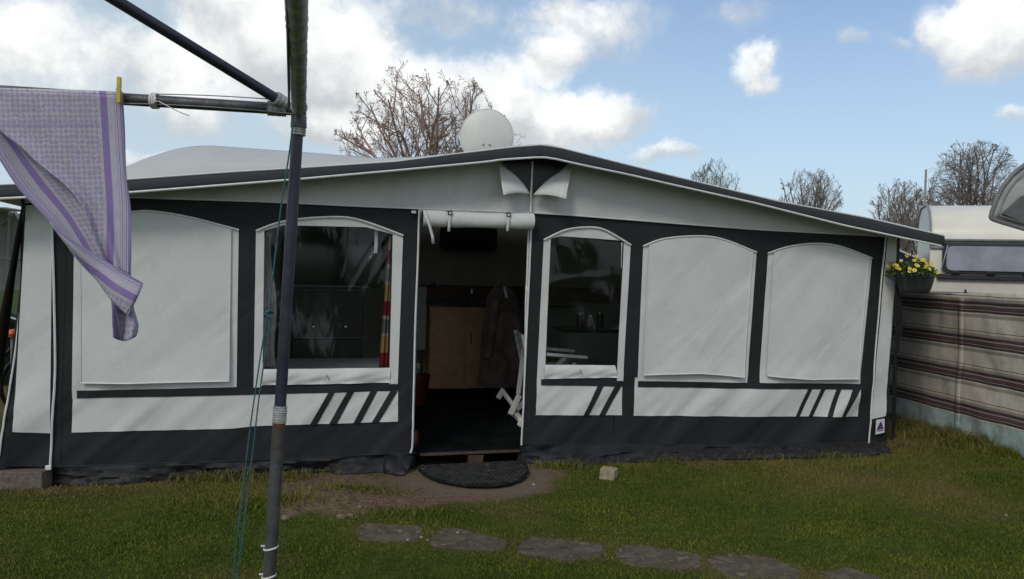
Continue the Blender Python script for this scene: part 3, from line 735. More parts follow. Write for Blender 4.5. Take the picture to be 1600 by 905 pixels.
# the caravan the awning is pitched against
cv = inside_thing('touring_caravan', 'caravan standing behind the awning, seen through its doorway with a dark window', 'caravan', -.4, 3.82)
mb = MB(); prof = [(0, .35), (0, 1.9), (.06, 2.15), (.22, 2.32), (.6, 2.38), (1.6, 2.38), (2.0, 2.32), (2.14, 2.15), (2.2, 1.9), (2.2, .35)]
for (xa, xb) in ((-3.2, 3.3),):
    L = [Vector((xa, y, z)) for y, z in prof]; Rr = [Vector((xb, y, z)) for y, z in prof]; k = len(L)
    mb.add(L+Rr, [(i, i+1, k+i+1, k+i) for i in range(k-1)]+[(k-1, 0, k, 2*k-1), tuple(range(k))[::-1], tuple(range(k, 2*k))])
mb.build('body', INWALL, cv)
def inl(px, py, yy):  # pixel on plane y=yy of the awning, relative to cv
    p = W(px, py, -yy); return p
def panel(name, x0, y0, x1, y1, yy, th, m, parent, off, bevel=.004, r=None):
    a = W(x0, y0, -yy); b_ = W(x1, y1, -yy)
    lo = Vector((min(a.x, b_.x), yy, min(a.z, b_.z)))-off; hi = Vector((max(a.x, b_.x), yy+th, max(a.z, b_.z)))-off
    return MB().box(lo, hi).build(name, m, parent, bevel=bevel)
cvo = Vector((-.4, 3.82, 0))
def rrect(x0, z0, x1, z1, r, n=5):
    P_ = []
    for cx, cz, a0 in ((x1-r, z1-r, 0), (x0+r, z1-r, 90), (x0+r, z0+r, 180), (x1-r, z0+r, 270)):
        for k in range(n+1):
            an = R(a0+90*k/n); P_.append((cx+r*math.cos(an), cz+r*math.sin(an)))
    return P_
def plate(name, x0, z0, x1, z1, r, y0, y1, m, parent, bevel=0):
    M_ = Matrix.Rotation(R(90), 4, 'X'); return MB().prism(rrect(x0, z0, x1, z1, r), -y1, -y0, M_).build(name, m, parent, bevel=bevel)
a = W(688, 351, -3.8)-cvo; b_ = W(776, 394, -3.8)-cvo
wf = plate('window', a.x, b_.z, b_.x, a.z, .08, -.03, 0.01, DTRIM, cv)
plate('pane', a.x+.04, b_.z+.04, b_.x-.04, a.z-.04, .06, -.045, -.03, mat('caravan_glass', (.03, .035, .033), .08, .1), wf)
a = W(440, 340, -3.8)-cvo; b_ = W(600, 450, -3.8)-cvo
wf = plate('window', a.x, b_.z, b_.x, a.z, .08, -.03, .01, DTRIM, cv); plate('pane', a.x+.04, b_.z+.04, b_.x-.04, a.z-.04, .06, -.045, -.03, MATS['caravan_glass'], wf)

# kitchen cabinet
kc = inside_thing('kitchen_cabinet', 'light wooden kitchen cabinet with dark worktop seen through the open doorway', 'cabinet', 0, 3.2)
off = Vector((0, 3.2, 0))
a = W(669, 607, -3.2)-off; b_ = W(800, 480, -3.2)-off
zt = b_.z
MB().box((a.x, .02, FZ), (b_.x, .56, zt)).build('carcass', WOOD, kc, bevel=.004)
d1 = W(728, 500, -3.2).x
MB().box((a.x+.01, -.002, FZ+.02), (d1-.004, .018, zt-.03)).build('door', WOOD, kc, bevel=.003)
dd = MB().box((d1+.004, -.002, FZ+.02), (b_.x-.01, .018, zt-.24)).build('door', WOOD, kc, bevel=.003)
MB().tube([(d1+.06, -.01, zt-.45), (d1+.062, -.03, zt-.42), (d1+.062, -.03, zt-.34), (d1+.06, -.01, zt-.31)], .006, 6).build('handle', BLACK, dd)
MB().box((d1+.004, -.002, zt-.22), (b_.x-.01, .018, zt-.03)).build('drawer', WOOD, kc, bevel=.003)
MB().box((a.x-.03, -.04, zt), (b_.x+.9, .56, zt+.035)).build('worktop', BOXW, kc, bevel=.003)
MB().box((a.x-.03, .50, zt+.036), (b_.x+2.2, .56, zt+.24)).build('splashback', mat('dark_red_panel', (.09, .03, .022), .5, .2), kc)
MB().tube([(a.x-.03, -.046, zt+.03), (a.x+.55, -.046, zt+.03)], .006, 6).build('worktop_edge', CHROME, kc)
t_ = inside_thing('water_flask', 'small steel topped flask standing on the dark kitchen worktop', 'flask', W(737, 470, -3.3).x, 3.3, zt+.035)
MB().lathe([(0, 0), (.045, 0), (.045, .10), (.03, .12), (.03, .12)], n=14).build('body', BLACK, t_); MB().lathe([(0.03, .12), (.032, .17), (.0, .18)], n=14).build('cap', CHROME, t_)
# microphone-like tap/lamp on bendy stalk
t_ = inside_thing('reading_lamp', 'small black lamp on a bent stalk left of the worktop', 'lamp', W(668, 470, -3.2).x, 3.3, zt+.035)
MB().lathe([(0, 0), (.04, 0), (.04, .01), (0, .012)], n=12).build('base', BLACK, t_); MB().tube([(0, 0, .01), (.02, 0, .08), (.06, -.01, .18)], .005, 6).build('stalk', CHROME, t_)
MB().lathe([(0, .0), (.03, .01), (.04, .04), (.03, .07), (0, .08)], c=(.08, -.01, .17), n=12).build('lamp_head', BLACK, t_)
# fridge left of cabinet
fr = inside_thing('fridge', 'small pale fridge beside the left edge of the open doorway', 'fridge', 0, 2.9)
a = W(620, 548, -2.9); b_ = W(667, 449, -2.9)
MB().box((a.x, .02, a.z), (b_.x, .5, b_.z)).build('body', PALE, fr, bevel=.01); dr = MB().box((a.x+.005, -.02, a.z+.01), (b_.x-.004, .018, b_.z-.012)).build('door', PALE, fr, bevel=.008)
MB().box((b_.x-.14, -.035, (a.z+b_.z)/2), (b_.x-.02, -.02, (a.z+b_.z)/2+.02)).build('handle', TRIM, dr)
MB().tube([(a.x, -.01, b_.z+.01), (b_.x, -.01, b_.z+.01)], .008, 6).build('top_trim', CHROME, fr)
for sx in (a.x+.03, b_.x-.03): MB().box((sx-.015, .06, FZ), (sx+.015, .09, a.z)).build('leg', BLACK, fr)
# red bin below
rb = inside_thing('red_bin', 'red plastic bucket on the floor just inside the doorway', 'bucket', W(652, 600, -2.2).x, 2.2, FZ)
MB().lathe([(0, .0), (.10, 0), (.13, .30), (.14, .30), (.14, .32), (.125, .32), (.095, .02), (0, .02)], n=20).build('bucket', REDP, rb)
MB().tube([(-.13, 0, .3), (-.10, -.06, .24), (0, -.14, .2), (.10, -.06, .24), (.13, 0, .3)], .004, 6).build('handle', CHROME, rb)
rt = inside_thing('red_watering_toy', 'small red can beside the door zip near the threshold', 'can', W(649, 660, -.35).x-.02, .35, FZ)
MB().lathe([(0, 0), (.05, 0), (.052, .09), (.03, .12), (.0, .12)], n=14).build('body', REDP, rt)

# white folding garden chair
ch = inside_thing('garden_chair', 'white folding armchair just inside the doorway, half behind the door post', 'chair', W(858, 600, -1.05).x, 1.05, FZ, R(172))
def bar(mb, a, b_, w_, h_):
    a = Vector(a); b_ = Vector(b_); d = (b_-a); L = d.length; qn = d.to_track_quat('X', 'Z').to_matrix().to_4x4()
    return mb.box((0, -w_/2, -h_/2), (L, w_/2, h_/2), Matrix.Translation(a) @ qn)
for sy in (-.27, .27):
    bar(MB(), (-.32, sy, .02), (.22, sy, .62), .025, .05).build('leg', WHITEP, ch, bevel=.008)
    bar(MB(), (.32, sy*.92, .02), (-.20, sy*.92, .60), .025, .05).build('leg', WHITEP, ch, bevel=.008)
    bar(MB(), (-.30, sy*1.05, .66), (.28, sy*1.05, .70), .06, .03).build('armrest', WHITEP, ch, bevel=.01)
    bar(MB(), (.2, sy*.9, .42), (.30, sy*.9, .86), .025, .04).build('back_post', WHITEP, ch, bevel=.008)
bar(MB(), (-.30, -.26, .07), (-.30, .26, .07), .05, .05).build('crossbar', WHITEP, ch, bevel=.008); bar(MB(), (.30, -.24, .07), (.30, .24, .07), .05, .05).build('crossbar', WHITEP, ch, bevel=.008)
st = MB()
for k in range(7): st.box((-.26+k*.075, -.24, .43), (-.26+k*.075+.055, .24, .45))
st.build('seat', WHITEP, ch, bevel=.005)
st = MB()
for k in range(5): st.box((.215+k*.018, -.235, .50+k*.075), (.23+k*.018, .235, .555+k*.075))
st.build('backrest', WHITEP, ch, bevel=.004)
# front foot piece showing in the doorway
fr_ = inside_thing('folding_footstool', 'white folding footstool frame leaning at the right side of the doorway', 'footstool', W(800, 640, -1.15).x, 1.15, FZ)
fo = Vector((W(800, 640, -1.15).x, 1.15, FZ))
def pf(x, y, n): return W(x, y, -n)-fo
bar(MB(), pf(797, 648, 1.1), pf(812, 617, 1.1), .03, .055).build('foot', WHITEP, fr_, bevel=.008)
bar(MB(), pf(778, 623, 1.3), pf(787, 608, 1.3), .03, .05).build('foot', WHITEP, fr_, bevel=.008)
bar(MB(), pf(786, 612, 1.28), pf(803, 635, 1.12), .03, .04).build('rail', WHITEP, fr_, bevel=.008)
bar(MB(), pf(810, 616, 1.1), pf(818, 545, 1.1), .03, .045).build('upright', WHITEP, fr_, bevel=.008)
# jacket on a hook
jk = inside_thing('hanging_jacket', 'dark brown jacket with a white inner label hanging inside the doorway', 'jacket', 0, 2.1)
rows = []; LJ = [(776,446),(766,455),(760,470),(755,500),(752,540),(748,575),(746,604)]; RJ = [(790,446),(800,452),(808,466),(815,500),(822,530),(824,565),(820,604)]
La = resample(LJ, 26, True); Ra = resample(RJ, 26, True)
for j in range(27):
    row = []
    for i in range(29):
        an = i/28*2*math.pi; s = .5-.5*math.cos(an); x = La[j][0]+(Ra[j][0]-La[j][0])*s; p = W(x, La[j][1], -2.1)
        dep = math.sin(an)*(.05+.07*j/26)+.022*math.sin(s*26+j*.35)*(j/26)+.02*noise.noise(Vector((s*6, j*.3, 1)))
        row.append((p.x, -dep, p.z))
    rows.append(row)
MB().grid(rows).build('jacket_body', JACKET, jk)
rows = []
for j in range(14):
    t = j/13; cx = 775-t*14; cy = 470+t*90; p = W(cx, cy, -2.0)
    rows.append([(p.x+.055*math.cos(k/12*2*math.pi)*(1-.15*t), -.10+.05*math.sin(k/12*2*math.pi)+.008*math.sin(j*2), p.z) for k in range(13)])
MB().grid(rows).build('sleeve', JACKET, jk)
p1, p2 = W(786, 448, -1.98), W(790, 466, -1.96); MB().grid([[(p1.x, -.125, p1.z), (p1.x+.03, -.125, p1.z)], [(p2.x, -.135, p2.z), (p2.x+.03, -.135, p2.z)]]).build('lining', WHITEP, jk, solid=.003)
p = W(783, 444, -2.1); MB().tube([(p.x, 0, p.z-.03), (p.x, 0, p.z+.03), (p.x+.01, .03, p.z+.05)], .005, 6).build('hook', BLACK, jk)

# behind the first clear window: black stove with chrome rail, table, curtain
sv = inside_thing('black_cooker', 'black cooker with a chrome rail seen through the left clear window', 'cooker', 0, 1.9)
a = W(455, 575, -1.9); b_ = W(568, 455, -1.9)
MB().box((a.x, .01, FZ), (b_.x, .55, b_.z)).build('body', BLACK, sv, bevel=.01)
zr = W(510, 528, -1.85).z
MB().tube([(W(461, 529, -1.85).x, -.06, zr), (W(566, 528, -1.85).x, -.06, zr)], .011, 8).build('rail', CHROME, sv)
for px in (474, 556): x = W(px, 529, -1.85).x; MB().box((x-.01, -.06, zr-.015), (x+.01, .01, zr+.015)).build('bracket', BLACK, sv)
for px in (490, 540): 
    x = W(px, 511, -1.88); MB().lathe([(0, 0), (.012, 0), (.012, .02), (0, .022)], n=10, M=Matrix.Translation((x.x, 0.005, x.z)) @ Matrix.Rotation(R(90), 4, 'X')).build('knob', CHROME, sv)
z2 = W(510, 450, -1.95).z
MB().box((a.x-.02, .3, z2), (b_.x+.1, .55, z2+.01)).build('lid', TRIM, sv)
tb = inside_thing('white_table', 'white topped camping table under the left clear window', 'table', 0, .9)
a = W(430, 576, -.5); b_ = W(606, 562, -1.2)
MB().box((a.x-.02, -.55, .70), (b_.x+.02, .35, .725)).build('tabletop', TABLE, tb, bevel=.006)
for x in (a.x+.05, b_.x-.05):
    for y in (-.5, .3): MB().tube([(x, y, FZ), (x, y, .70)], .012, 8).build('leg', CHROME, tb)
# checked curtain
def chk(x0, y0, x1, y1, n, m, parent):
    L_ = resample([x0, x1], 1); 
cu = inside_thing('checked_curtain', 'red yellow and white checked curtain gathered at the right of the clear window', 'curtain', 0, .08)
mcu, g, b = new_mat('checked_cloth'); tx = g.n('ShaderNodeTexCoord').outputs['Object']
sp = g.n('ShaderNodeSeparateXYZ'); g.put(sp.inputs[0], tx)
rz_ = g.math('FRACT', g.math('ADD', g.math('MULTIPLY', sp.outputs[2], 1/.40), .02))
cr = g.n('ShaderNodeValToRGB'); g.put(cr.inputs[0], rz_); cr.color_ramp.interpolation = 'CONSTANT'
e = cr.color_ramp.elements; e[0].position = 0; e[0].color = rgb(.42, .018, .03); e[1].position = .28; e[1].color = rgb(.60, .40, .16)
for p_, c_ in ((.60, (.6, .55, .5)), (.66, (.28, .24, .27)), (.92, (.62, .56, .5))): z_ = e.new(p_); z_.color = rgb(*c_)
g.put(b.inputs['Base Color'], cr.outputs[0]); b.inputs['Roughness'].default_value = .9
rows = []
for j in range(30):
    t = j/29; x0 = 609-17*t; x1 = 614-3*t+(-2 if t > .5 else 0); y = 364+211*t
    rows.append([Vector((W(x0+(x1-x0)*i/10, y, -.08).x, .02*math.sin(i*1.6), W(x0, y, -.08).z)) for i in range(11)])
MB().grid(rows).build('cloth', mcu, cu, solid=.002)
cu2 = inside_thing('pale_curtain', 'pale gathered curtain at the left edge of the clear window', 'curtain', 0, .08)
rows = []
for j in range(30):
    t = j/29; x0 = 410; x1 = 425+8*t-3*math.sin(t*9); y = 362+214*t
    rows.append([Vector((W(x0+(x1-x0)*i/12, y, -.08).x, .005*math.sin(i*1.9+t*3), W(x0, y, -.08).z)) for i in range(13)])
MB().grid(rows).build('cloth', mat('pale_cloth', (.42, .37, .34), .9, .15, 5), cu2, solid=.002)
# hanging strips by the window top
for px, y0, y1 in ((588, 356, 396), (448, 352, 395)):
    q0 = W(px, y0, -.05); q1 = W(px+1, y1, -.05); s_ = MB().box((q0.x-.012, .05, q1.z), (q0.x+.012, .056, q0.z)); o = s_.build('blind_strap', PIPE, AW)
# second clear window: counter and back shelf
ct = inside_thing('side_counter', 'pale counter with dark top seen through the narrow clear window', 'counter', 0, 2.6)
a = W(858, 545, -2.6); b_ = W(985, 478, -2.6)
MB().box((a.x+.25, 0, FZ), (b_.x+1.0, .45, .85)).build('carcass', PALE, ct, bevel=.004); MB().box((a.x+.2, -.04, .85), (b_.x+1.0, .47, .885)).build('worktop', BOXW, ct, bevel=.004)
for k, (dx, h_, m_) in enumerate(((.45, .16, BLACK), (.58, .13, REDP), (.70, .17, BLACK))):
    jt = inside_thing('storage_jar', ['black storage jar on the side counter, left of the red one', 'red storage jar on the side counter', 'taller black storage jar on the side counter, right of the red one'][k], 'jar', a.x+dx, 2.8, .886)
    MB().lathe([(0, 0), (.045, 0), (.05, h_*.5), (.045, h_), (0, h_)], n=14).build('jar', m_, jt); MB().lathe([(0, h_), (.04, h_), (.04, h_+.02), (0, h_+.022)], n=14).build('lid', CHROME, jt)

# ------------------------------------------------------------------ satellite dish on the roof behind
dp = W(761, 213, -4.6); dw = AW_M @ dp
ds = thing('satellite_dish', 'round cream satellite dish standing up behind the awning ridge', 'satellite dish', (dw.x, dw.y, 2.38), R(4))
Rr = 42*dw.y/F; rows = []
for j in range(15):
    t = j/14; z = .05*(1-t*t)*-1
    rows.append([(Rr*t*math.cos(k/48*2*math.pi)*.99, .07*(t*t)-.0, dw.z-2.38+Rr*t*1.03*math.sin(k/48*2*math.pi)) for k in range(49)])
rf = MB().grid(rows).build('reflector', DISH, ds, solid=.008)
MB().tube([(Rr*.99*math.cos(k/48*2*math.pi), .07, dw.z-2.38+Rr*1.03*math.sin(k/48*2*math.pi)) for k in range(49)], .010, 6).build('rim', DISH, rf)
for sx in (-.045, .04): MB().lathe([(0, 0), (.012, 0), (.010, .008), (0, .01)], n=10, M=Matrix.Translation((sx, -.008, W(755, 226, -4.6).z-2.38)) @ Matrix.Rotation(R(90), 4, 'X')).build('bolt', RUST, rf)
MB().tube([(0, .10, 0), (0, .10, dw.z-2.38+.05)], .022, 10).build('mast', TRIM, ds)
MB().box((-.06, .03, dw.z-2.38-.10), (.06, .12, dw.z-2.38+.06)).build('bracket', TRIM, ds, bevel=.01)
MB().lathe([(0, 0), (.16, 0), (.16, .012), (.03, .02), (.03, .06)], c=(0, .10, 0), n=16).build('foot', TRIM, ds)

# ------------------------------------------------------------------ windbreak fence to the right
wa = at_z(1385, 652); wb = at_z(1600, 719); wdv = (wb-wa).normalized(); wlen = (wb-wa).length
WN = Vector((-wdv.y, wdv.x, 0)); WN = WN if WN.dot(-wa) > 0 else -WN
wt = thing('striped_windbreak', 'beige canvas windbreak with dark red and black horizontal stripes beside the awning', 'windbreak', wa, math.atan2(wdv.y, wdv.x))
S0, S1 = -2.6, wlen+2.2
def topz(s): # top edge height from photo
    return 1.45-.02*math.sin(max(0, s)*2.4)
mw, g, b = new_mat('striped_canvas'); tx = g.n('ShaderNodeTexCoord').outputs['Object']
sp = g.n('ShaderNodeSeparateXYZ'); g.put(sp.inputs[0], tx)
wob = g.math('MULTIPLY', g.math('SUBTRACT', g.noise(tx, 2.2, 3), .5), .022)
zz = g.math('ADD', sp.outputs[2], wob)
per = .335; z0 = .288
fr2 = g.math('FRACT', g.math('DIVIDE', g.math('SUBTRACT', zz, z0-.05), per))
cr = g.n('ShaderNodeValToRGB'); g.put(cr.inputs[0], fr2); e = cr.color_ramp.elements; cr.color_ramp.interpolation = 'CONSTANT'
beige = (.62, .56, .46); blk = (.042, .034, .034); red = (.13, .045, .055); tan = (.34, .29, .245)
e[0].position = 0; e[0].color = rgb(*tan); e[1].position = .03; e[1].color = rgb(*beige)
for p_, c_ in ((.07, blk), (.135, tan), (.155, blk), (.18, red), (.24, blk), (.26, tan), (.30, blk), (.37, red), (.39, tan), (.47, beige), (.53, blk), (.55, beige), (.93, tan)): z_ = e.new(p_); z_.color = rgb(*c_)
stripe_on = g.math('MULTIPLY', g.math('GREATER_THAN', zz, z0-.05), g.math('LESS_THAN', zz, z0-.05+per*3.6))
cc = g.mix(stripe_on, rgb(*beige), cr.outputs[0])
cc = g.mix(g.math('LESS_THAN', zz, z0-.045), cc, g.mix(g.ramp(g.noise(tx, 6, 5), .4, .6), rgb(.42, .55, .52), rgb(.30, .38, .355)))
cc = g.mix(g.ramp(g.noise(tx, 5, 7, .7), .42, .75, 0, .45), cc, rgb(.12, .105, .085))
g.put(b.inputs['Base Color'], cc); b.inputs['Roughness'].default_value = .9
bn = g.n('ShaderNodeBump'); bn.inputs['Strength'].default_value = .35; bn.inputs['Distance'].default_value = .05
mp = g.n('ShaderNodeMapping'); mp.inputs['Rotation'].default_value = (0, R(35), 0); mp.inputs['Scale'].default_value = (4, 1, 1); g.put(mp.inputs[0], tx)
g.put(bn.inputs['Height'], g.noise(mp.outputs[0], 1.5, 3, .5)); g.put(b.inputs['Normal'], bn.outputs[0])
def wloc(s, z, n=0):   # windbreak local coordinates (x along, y normal)
    sg = 1 if (Matrix.Rotation(math.atan2(wdv.y, wdv.x), 3, 'Z') @ Vector((0, 1, 0))).dot(WN) > 0 else -1
    return Vector((s, n*sg, z))
rows = []
for j in range(25):
    z_ = 1-j/24; row = []
    for i in range(141):
        s = S0+(S1-S0)*i/140; zt_ = topz(s); z = -.01+(zt_+.01)*z_
        n_ = .028*noise.noise(Vector((s*1.5+z*2, z*1.2, 4)))+.012*noise.noise(Vector((s*6+z*5, z*3, 8)))+ (.03*max(0, .25-z))
        row.append(wloc(s, z, n_))
    rows.append(row)
cl = MB().grid(rows).build('cloth', mw, wt, solid=.002)
top = [wloc(S0+(S1-S0)*i/140, topz(S0+(S1-S0)*i/140), 0) for i in range(141)]
MB().tube(top, .006, 6).build('top_cord', PIPE, wt)
def s_at(px):   # where on the fence line a photo column falls
    p = on_plane(px, 520, wa, WN); return (p-wa).dot(wdv)
for px in (1503,):
    s = s_at(px)
for s in (s_at(1503)-1.55, s_at(1503), s_at(1503)+1.5, s_at(1503)+3.0):
    if S0 < s < S1:
        pst = MB().tube([wloc(s, -.05, -.02), wloc(s, 1.46, -.02)], .014, 8).build('post', RUST, wt)
        MB().lathe([(0, 0), (.02, 0), (.022, .02), (.008, .035), (.012, .05), (0, .055)], c=wloc(s, 1.43, -.02), n=10).build('cap', BLACK, pst)
        rows = [[wloc(s-.035+.07*i/6, z, .012+.010*math.sin(math.pi*i/6)+.03*noise.noise(Vector((s*1.5+z*2, z*1.2, 4)))) for i in range(7)] for z in np.linspace(.0, 1.40, 14)]
        MB().grid(rows).build('post_sleeve', mw, wt, solid=.002)

# faded green print, worn past reading, on the top band of the cloth
def wsurf(s, z): return wloc(s, z, .028*noise.noise(Vector((s*1.5+z*2, z*1.2, 4)))+.012*noise.noise(Vector((s*6+z*5, z*3, 8)))+.004)
mk = MB(); r_ = random.Random(4)
for k, px in enumerate(np.linspace(1514, 1556, 15)):
    s0_ = s_at(px); z0_ = 1.372-.0006*k; h_ = .030 if k in (3, 6, 13) else .020
    mk.grid([[wsurf(s0_, z0_+h_), wsurf(s0_+.006, z0_+h_)], [wsurf(s0_, z0_), wsurf(s0_+.006, z0_)]])
    if k % 3: mk.grid([[wsurf(s0_, z0_+.020), wsurf(s0_+.016, z0_+.018)], [wsurf(s0_, z0_+.016), wsurf(s0_+.016, z0_+.013)]])
mk.build('lettering', mat('faded_green_print', (.16, .30, .25), .9, .3, 30), cl, smooth=False)
# ------------------------------------------------------------------ hanging basket and storm strap at the right eave
bp = W(1429, 441, .18); bw = AW_M @ bp; br = 30*bw.y/F
hb = thing('flower_basket', 'dark hanging pot of yellow pansies under the right eave', 'hanging basket', (bw.x, bw.y, bw.z-.10), 0)
MB().lathe([(0, 0), (br*.62, 0), (br*.72, .012), (br*.80, .05), (br*.95, .16), (br*1.04, .165), (br*1.04, .185), (br*.97, .185), (br*.90, .12), (0, .12)], n=28).build('pot', POT, hb)
for k in range(3):
    an = R(90+120*k); MB().tube([(br*math.cos(an), br*math.sin(an), .17), (br*.3*math.cos(an)-.02, br*.3*math.sin(an), .30), (-.02, 0, .40)], .0025, 5).build('hanger', DTRIM, hb)
MB().tube([(-.02, 0, .40), (-.02, 0, .46), (-.06, .05, .50)], .004, 5).build('hook', DTRIM, hb)
LEAF = mat('pansy_leaf', (.05, .085, .02), .6, .4, 30); PET = mat('pansy_petal', (.72, .58, .06), .6, .15, 30); PETC = mat('pansy_eye', (.30, .12, .01), .6, .2, 30)
lf = MB(); r_ = random.Random(3)
for k in range(1500):
    an = r_.uniform(0, 6.28); rad = br*1.25*math.sqrt(r_.random()); h = .17+.14*(1-(rad/(br*1.3))**2)*r_.random()+r_.uniform(-.03, .02)*(rad > br)
    c = Vector((rad*math.cos(an)-.03, rad*math.sin(an), h)); s = r_.uniform(.008, .018); d = Vector((r_.gauss(0, 1), r_.gauss(0, 1), r_.gauss(0, 1))).normalized(); e1 = d.orthogonal().normalized(); e2 = d.cross(e1)
    lf.add([c-e1*s, c+e2*s*.6, c+e1*s, c-e2*s*.6], [(0, 1, 2, 3)])
lf.build('foliage', LEAF, hb, smooth=False)
stn = MB()
for k in range(60):
    an = r_.uniform(0, 6.28); rad = br*1.2*r_.random(); stn.tube([(0.5*rad*math.cos(an), .5*rad*math.sin(an), .12), (rad*math.cos(an)-.03, rad*math.sin(an), .17+.12*r_.random())], .0018, 3, False)
stn.build('stems', LEAF, hb)
for k in range(38):
    an = r_.uniform(0, 6.28); rad = br*1.28*math.sqrt(r_.random()); h = .20+.12*(1-(rad/(br*1.35))**2)+r_.uniform(-.03, .03)
    c = Vector((rad*math.cos(an)-.03, rad*math.sin(an)*1.0, h)); d = Vector((r_.gauss(0, .5), -1+r_.gauss(0, .4), .7)).normalized(); e1 = d.orthogonal().normalized(); e2 = d.cross(e1)
    fm = MB(); s = r_.uniform(.012, .019)
    for q_ in range(5):
        a_ = q_*1.257+.3; cc_ = c+(e1*math.cos(a_)+e2*math.sin(a_))*s*.6; f1 = (e1*math.cos(a_)+e2*math.sin(a_)); f2_ = d.cross(f1)
        ring = [cc_+f1*math.cos(w_)*s*.6+f2_*math.sin(w_)*s*.55+d*(.002 if w_ < 3 else 0) for w_ in [i*math.pi/4 for i in range(8)]]
        fm.add(ring, [tuple(range(8))])
    fo_ = fm.build('flower', PET, hb, smooth=False, solid=.001)
    em = MB(); em.add([c+d*.003+(e1*math.cos(w_)+e2*math.sin(w_))*s*.28 for w_ in [i*math.pi/3 for i in range(6)]], [tuple(range(6))]); em.build('eye', PETC, fo_, smooth=False, solid=.001)
ss = thing('storm_strap', 'twisted black storm strap from the right eave down to a ground peg', 'strap', AW_M @ Vector((WG(1395, 692).x, WG(1395, 692).y, 0)), YAW)
so_ = Vector((WG(1395, 692).x, WG(1395, 692).y, 0))
ST = [(1404,372,3),(1403,400,3),(1402,440,3.5),(1402,455,4),(1403,475,8),(1404,500,8.5),(1404,520,7),(1402,538,3),(1401,545,5),(1399,552,3),(1398,580,4),(1397,620,4.2),(1396,660,3.6),(1395,690,2)]
rows = []
for i, (x, y, hw) in enumerate(ST):
    t = (y-372)/318; nn = .18*(1-t)-so_.y*t; p = W(x, y, nn)
    hwm = hw/F*7.4*.95
    rows.append([Vector((p.x+math.cos(a_)*hwm, p.y+math.sin(a_)*max(.006, hwm*.35), p.z))-so_ for a_ in [k*math.pi/6 for k in range(13)]])
rows2 = []
for a_, b__ in zip(rows, rows[1:]):
    for k in range(3): rows2.append([p.lerp(q_, k/3) for p, q_ in zip(a_, b__)])
rows2.append(rows[-1]); MB().grid(rows2).build('strap', STRAP, ss)
MB().tube([(0, 0, .05), (.01, .0, .07), (.025, 0, .06), (.01, .02, -.02)], .004, 6).build('peg', RUST, ss)

# ------------------------------------------------------------------ door mat, brick, block, stones
mc = AW_M @ Vector(((W(652, 730).x+W(815, 730).x)/2, -.03, .012))
mt = thing('door_mat', 'black half round rubber mat with ring pattern before the doorway', 'door mat', mc, YAW)
mb = MB(); rx_, ry_ = .43, .60
pl_ = [(rx_*math.cos(R(-a_)), -.02+ry_*math.sin(R(-a_))) for a_ in range(0, 181, 6)] + [(-rx_*.97, .06), (rx_*.97, .06)]
MB().prism(pl_, 0, .010).build('base', RUBBER, mt)
mb = MB()
for i in range(-11, 12):
    for j in range(0, 18):
        x = i*.038+(.019 if j % 2 else 0); y = .03-j*.033
        if (x/rx_)**2+((y+.02)/ry_)**2 < .93 and y < .05:
            mb.tube([(x+.0145*math.cos(k*math.pi/4), y+.0145*math.sin(k*math.pi/4), .013+.0015*math.sin(i*3+j)) for k in range(9)], .004, 5, False)
mb.build('ring_pattern', mat('rubber_rings', (.019, .019, .0185), .7, .4, 9, .5, 60, dirt=((.09, .075, .055), 12, .55)), mt)
mb = MB(); mb.tube([(x*(1+.01*math.sin(k_*1.7)), y*(1+.012*math.sin(k_*2.3)), .009) for k_, (x, y) in enumerate(pl_[:31])], .005, 6); mb.build('rim', RUBBER, mt)

def rough_block(name, dims, m, label, cat, loc, rz, tilt=(0, 0)):
    mb = MB(); mb.box((-dims[0]/2, -dims[1]/2, 0), (dims[0]/2, dims[1]/2, dims[2]))
    o = mb.build(name, m, None, bevel=.006); o.location = loc; o.rotation_euler = (tilt[0], tilt[1], rz); 
    md = o.modifiers.new('s', 'SUBSURF'); md.subdivision_type = 'SIMPLE'; md.levels = 3; md.render_levels = 4
    tx_ = bpy.data.textures.new('chip', 'CLOUDS'); tx_.noise_scale = .04; md = o.modifiers.new('d', 'DISPLACE'); md.texture = tx_; md.strength = .008; md.mid_level = .5
    return tag(o, label, cat)
p = at_z(952, 751); rough_block('brick', (.115, .11, .085), BRICKY, 'small yellowish concrete brick on the lawn in front of the awning', 'brick', (p.x, p.y+.06, -.005), R(-22), (R(-2), R(2)))
pa = at_z(62, 766); rough_block('concrete_block', (.62, .16, .125), BLOCK, 'brown concrete block weighing down the left end of the skirt', 'block', (pa.x-.31, pa.y+.06, -.005), R(6))
# loose stones and pebbles
def stone(px, py, s, m, label, grp):
    p = at_z(px, py); bm = bmesh.new(); bmesh.ops.create_icosphere(bm, subdivisions=2, radius=s)
    sd_ = px*.13
    for v in bm.verts:
        v.co *= 1+.35*noise.noise(v.co*(1.2/s)+Vector((sd_, 0, 0))); v.co.z *= .6
    me_ = bpy.data.meshes.new('stone'); bm.to_mesh(me_); bm.free(); me_.materials.append(m); me_.shade_smooth()
    o = bpy.data.objects.new('stone', me_); C.objects.link(o); o.location = (p.x, p.y, float(height(np.array([p.x]), np.array([p.y]))[0])+s*.25); o.rotation_euler = (0, 0, sd_)
    return tag(o, label, 'stone', grp)
stone(533, 811, .030, STONE, 'round tan stone at the lower edge of the soil heap', None)
stone(547, 809, .022, STONE, 'smaller tan stone just right of the round one by the soil heap', None)
stone(562, 799, .017, STONE, 'little stone between the soil heap and the first slab', None)
stone(446, 812, .030, STONE, 'flat tan stone next to the pole foot at the soil edge', None)
stone(738, 800, .010, STONE, 'tiny stone in the grass above the path', None)
cr_ = MB(); r_ = random.Random(50)
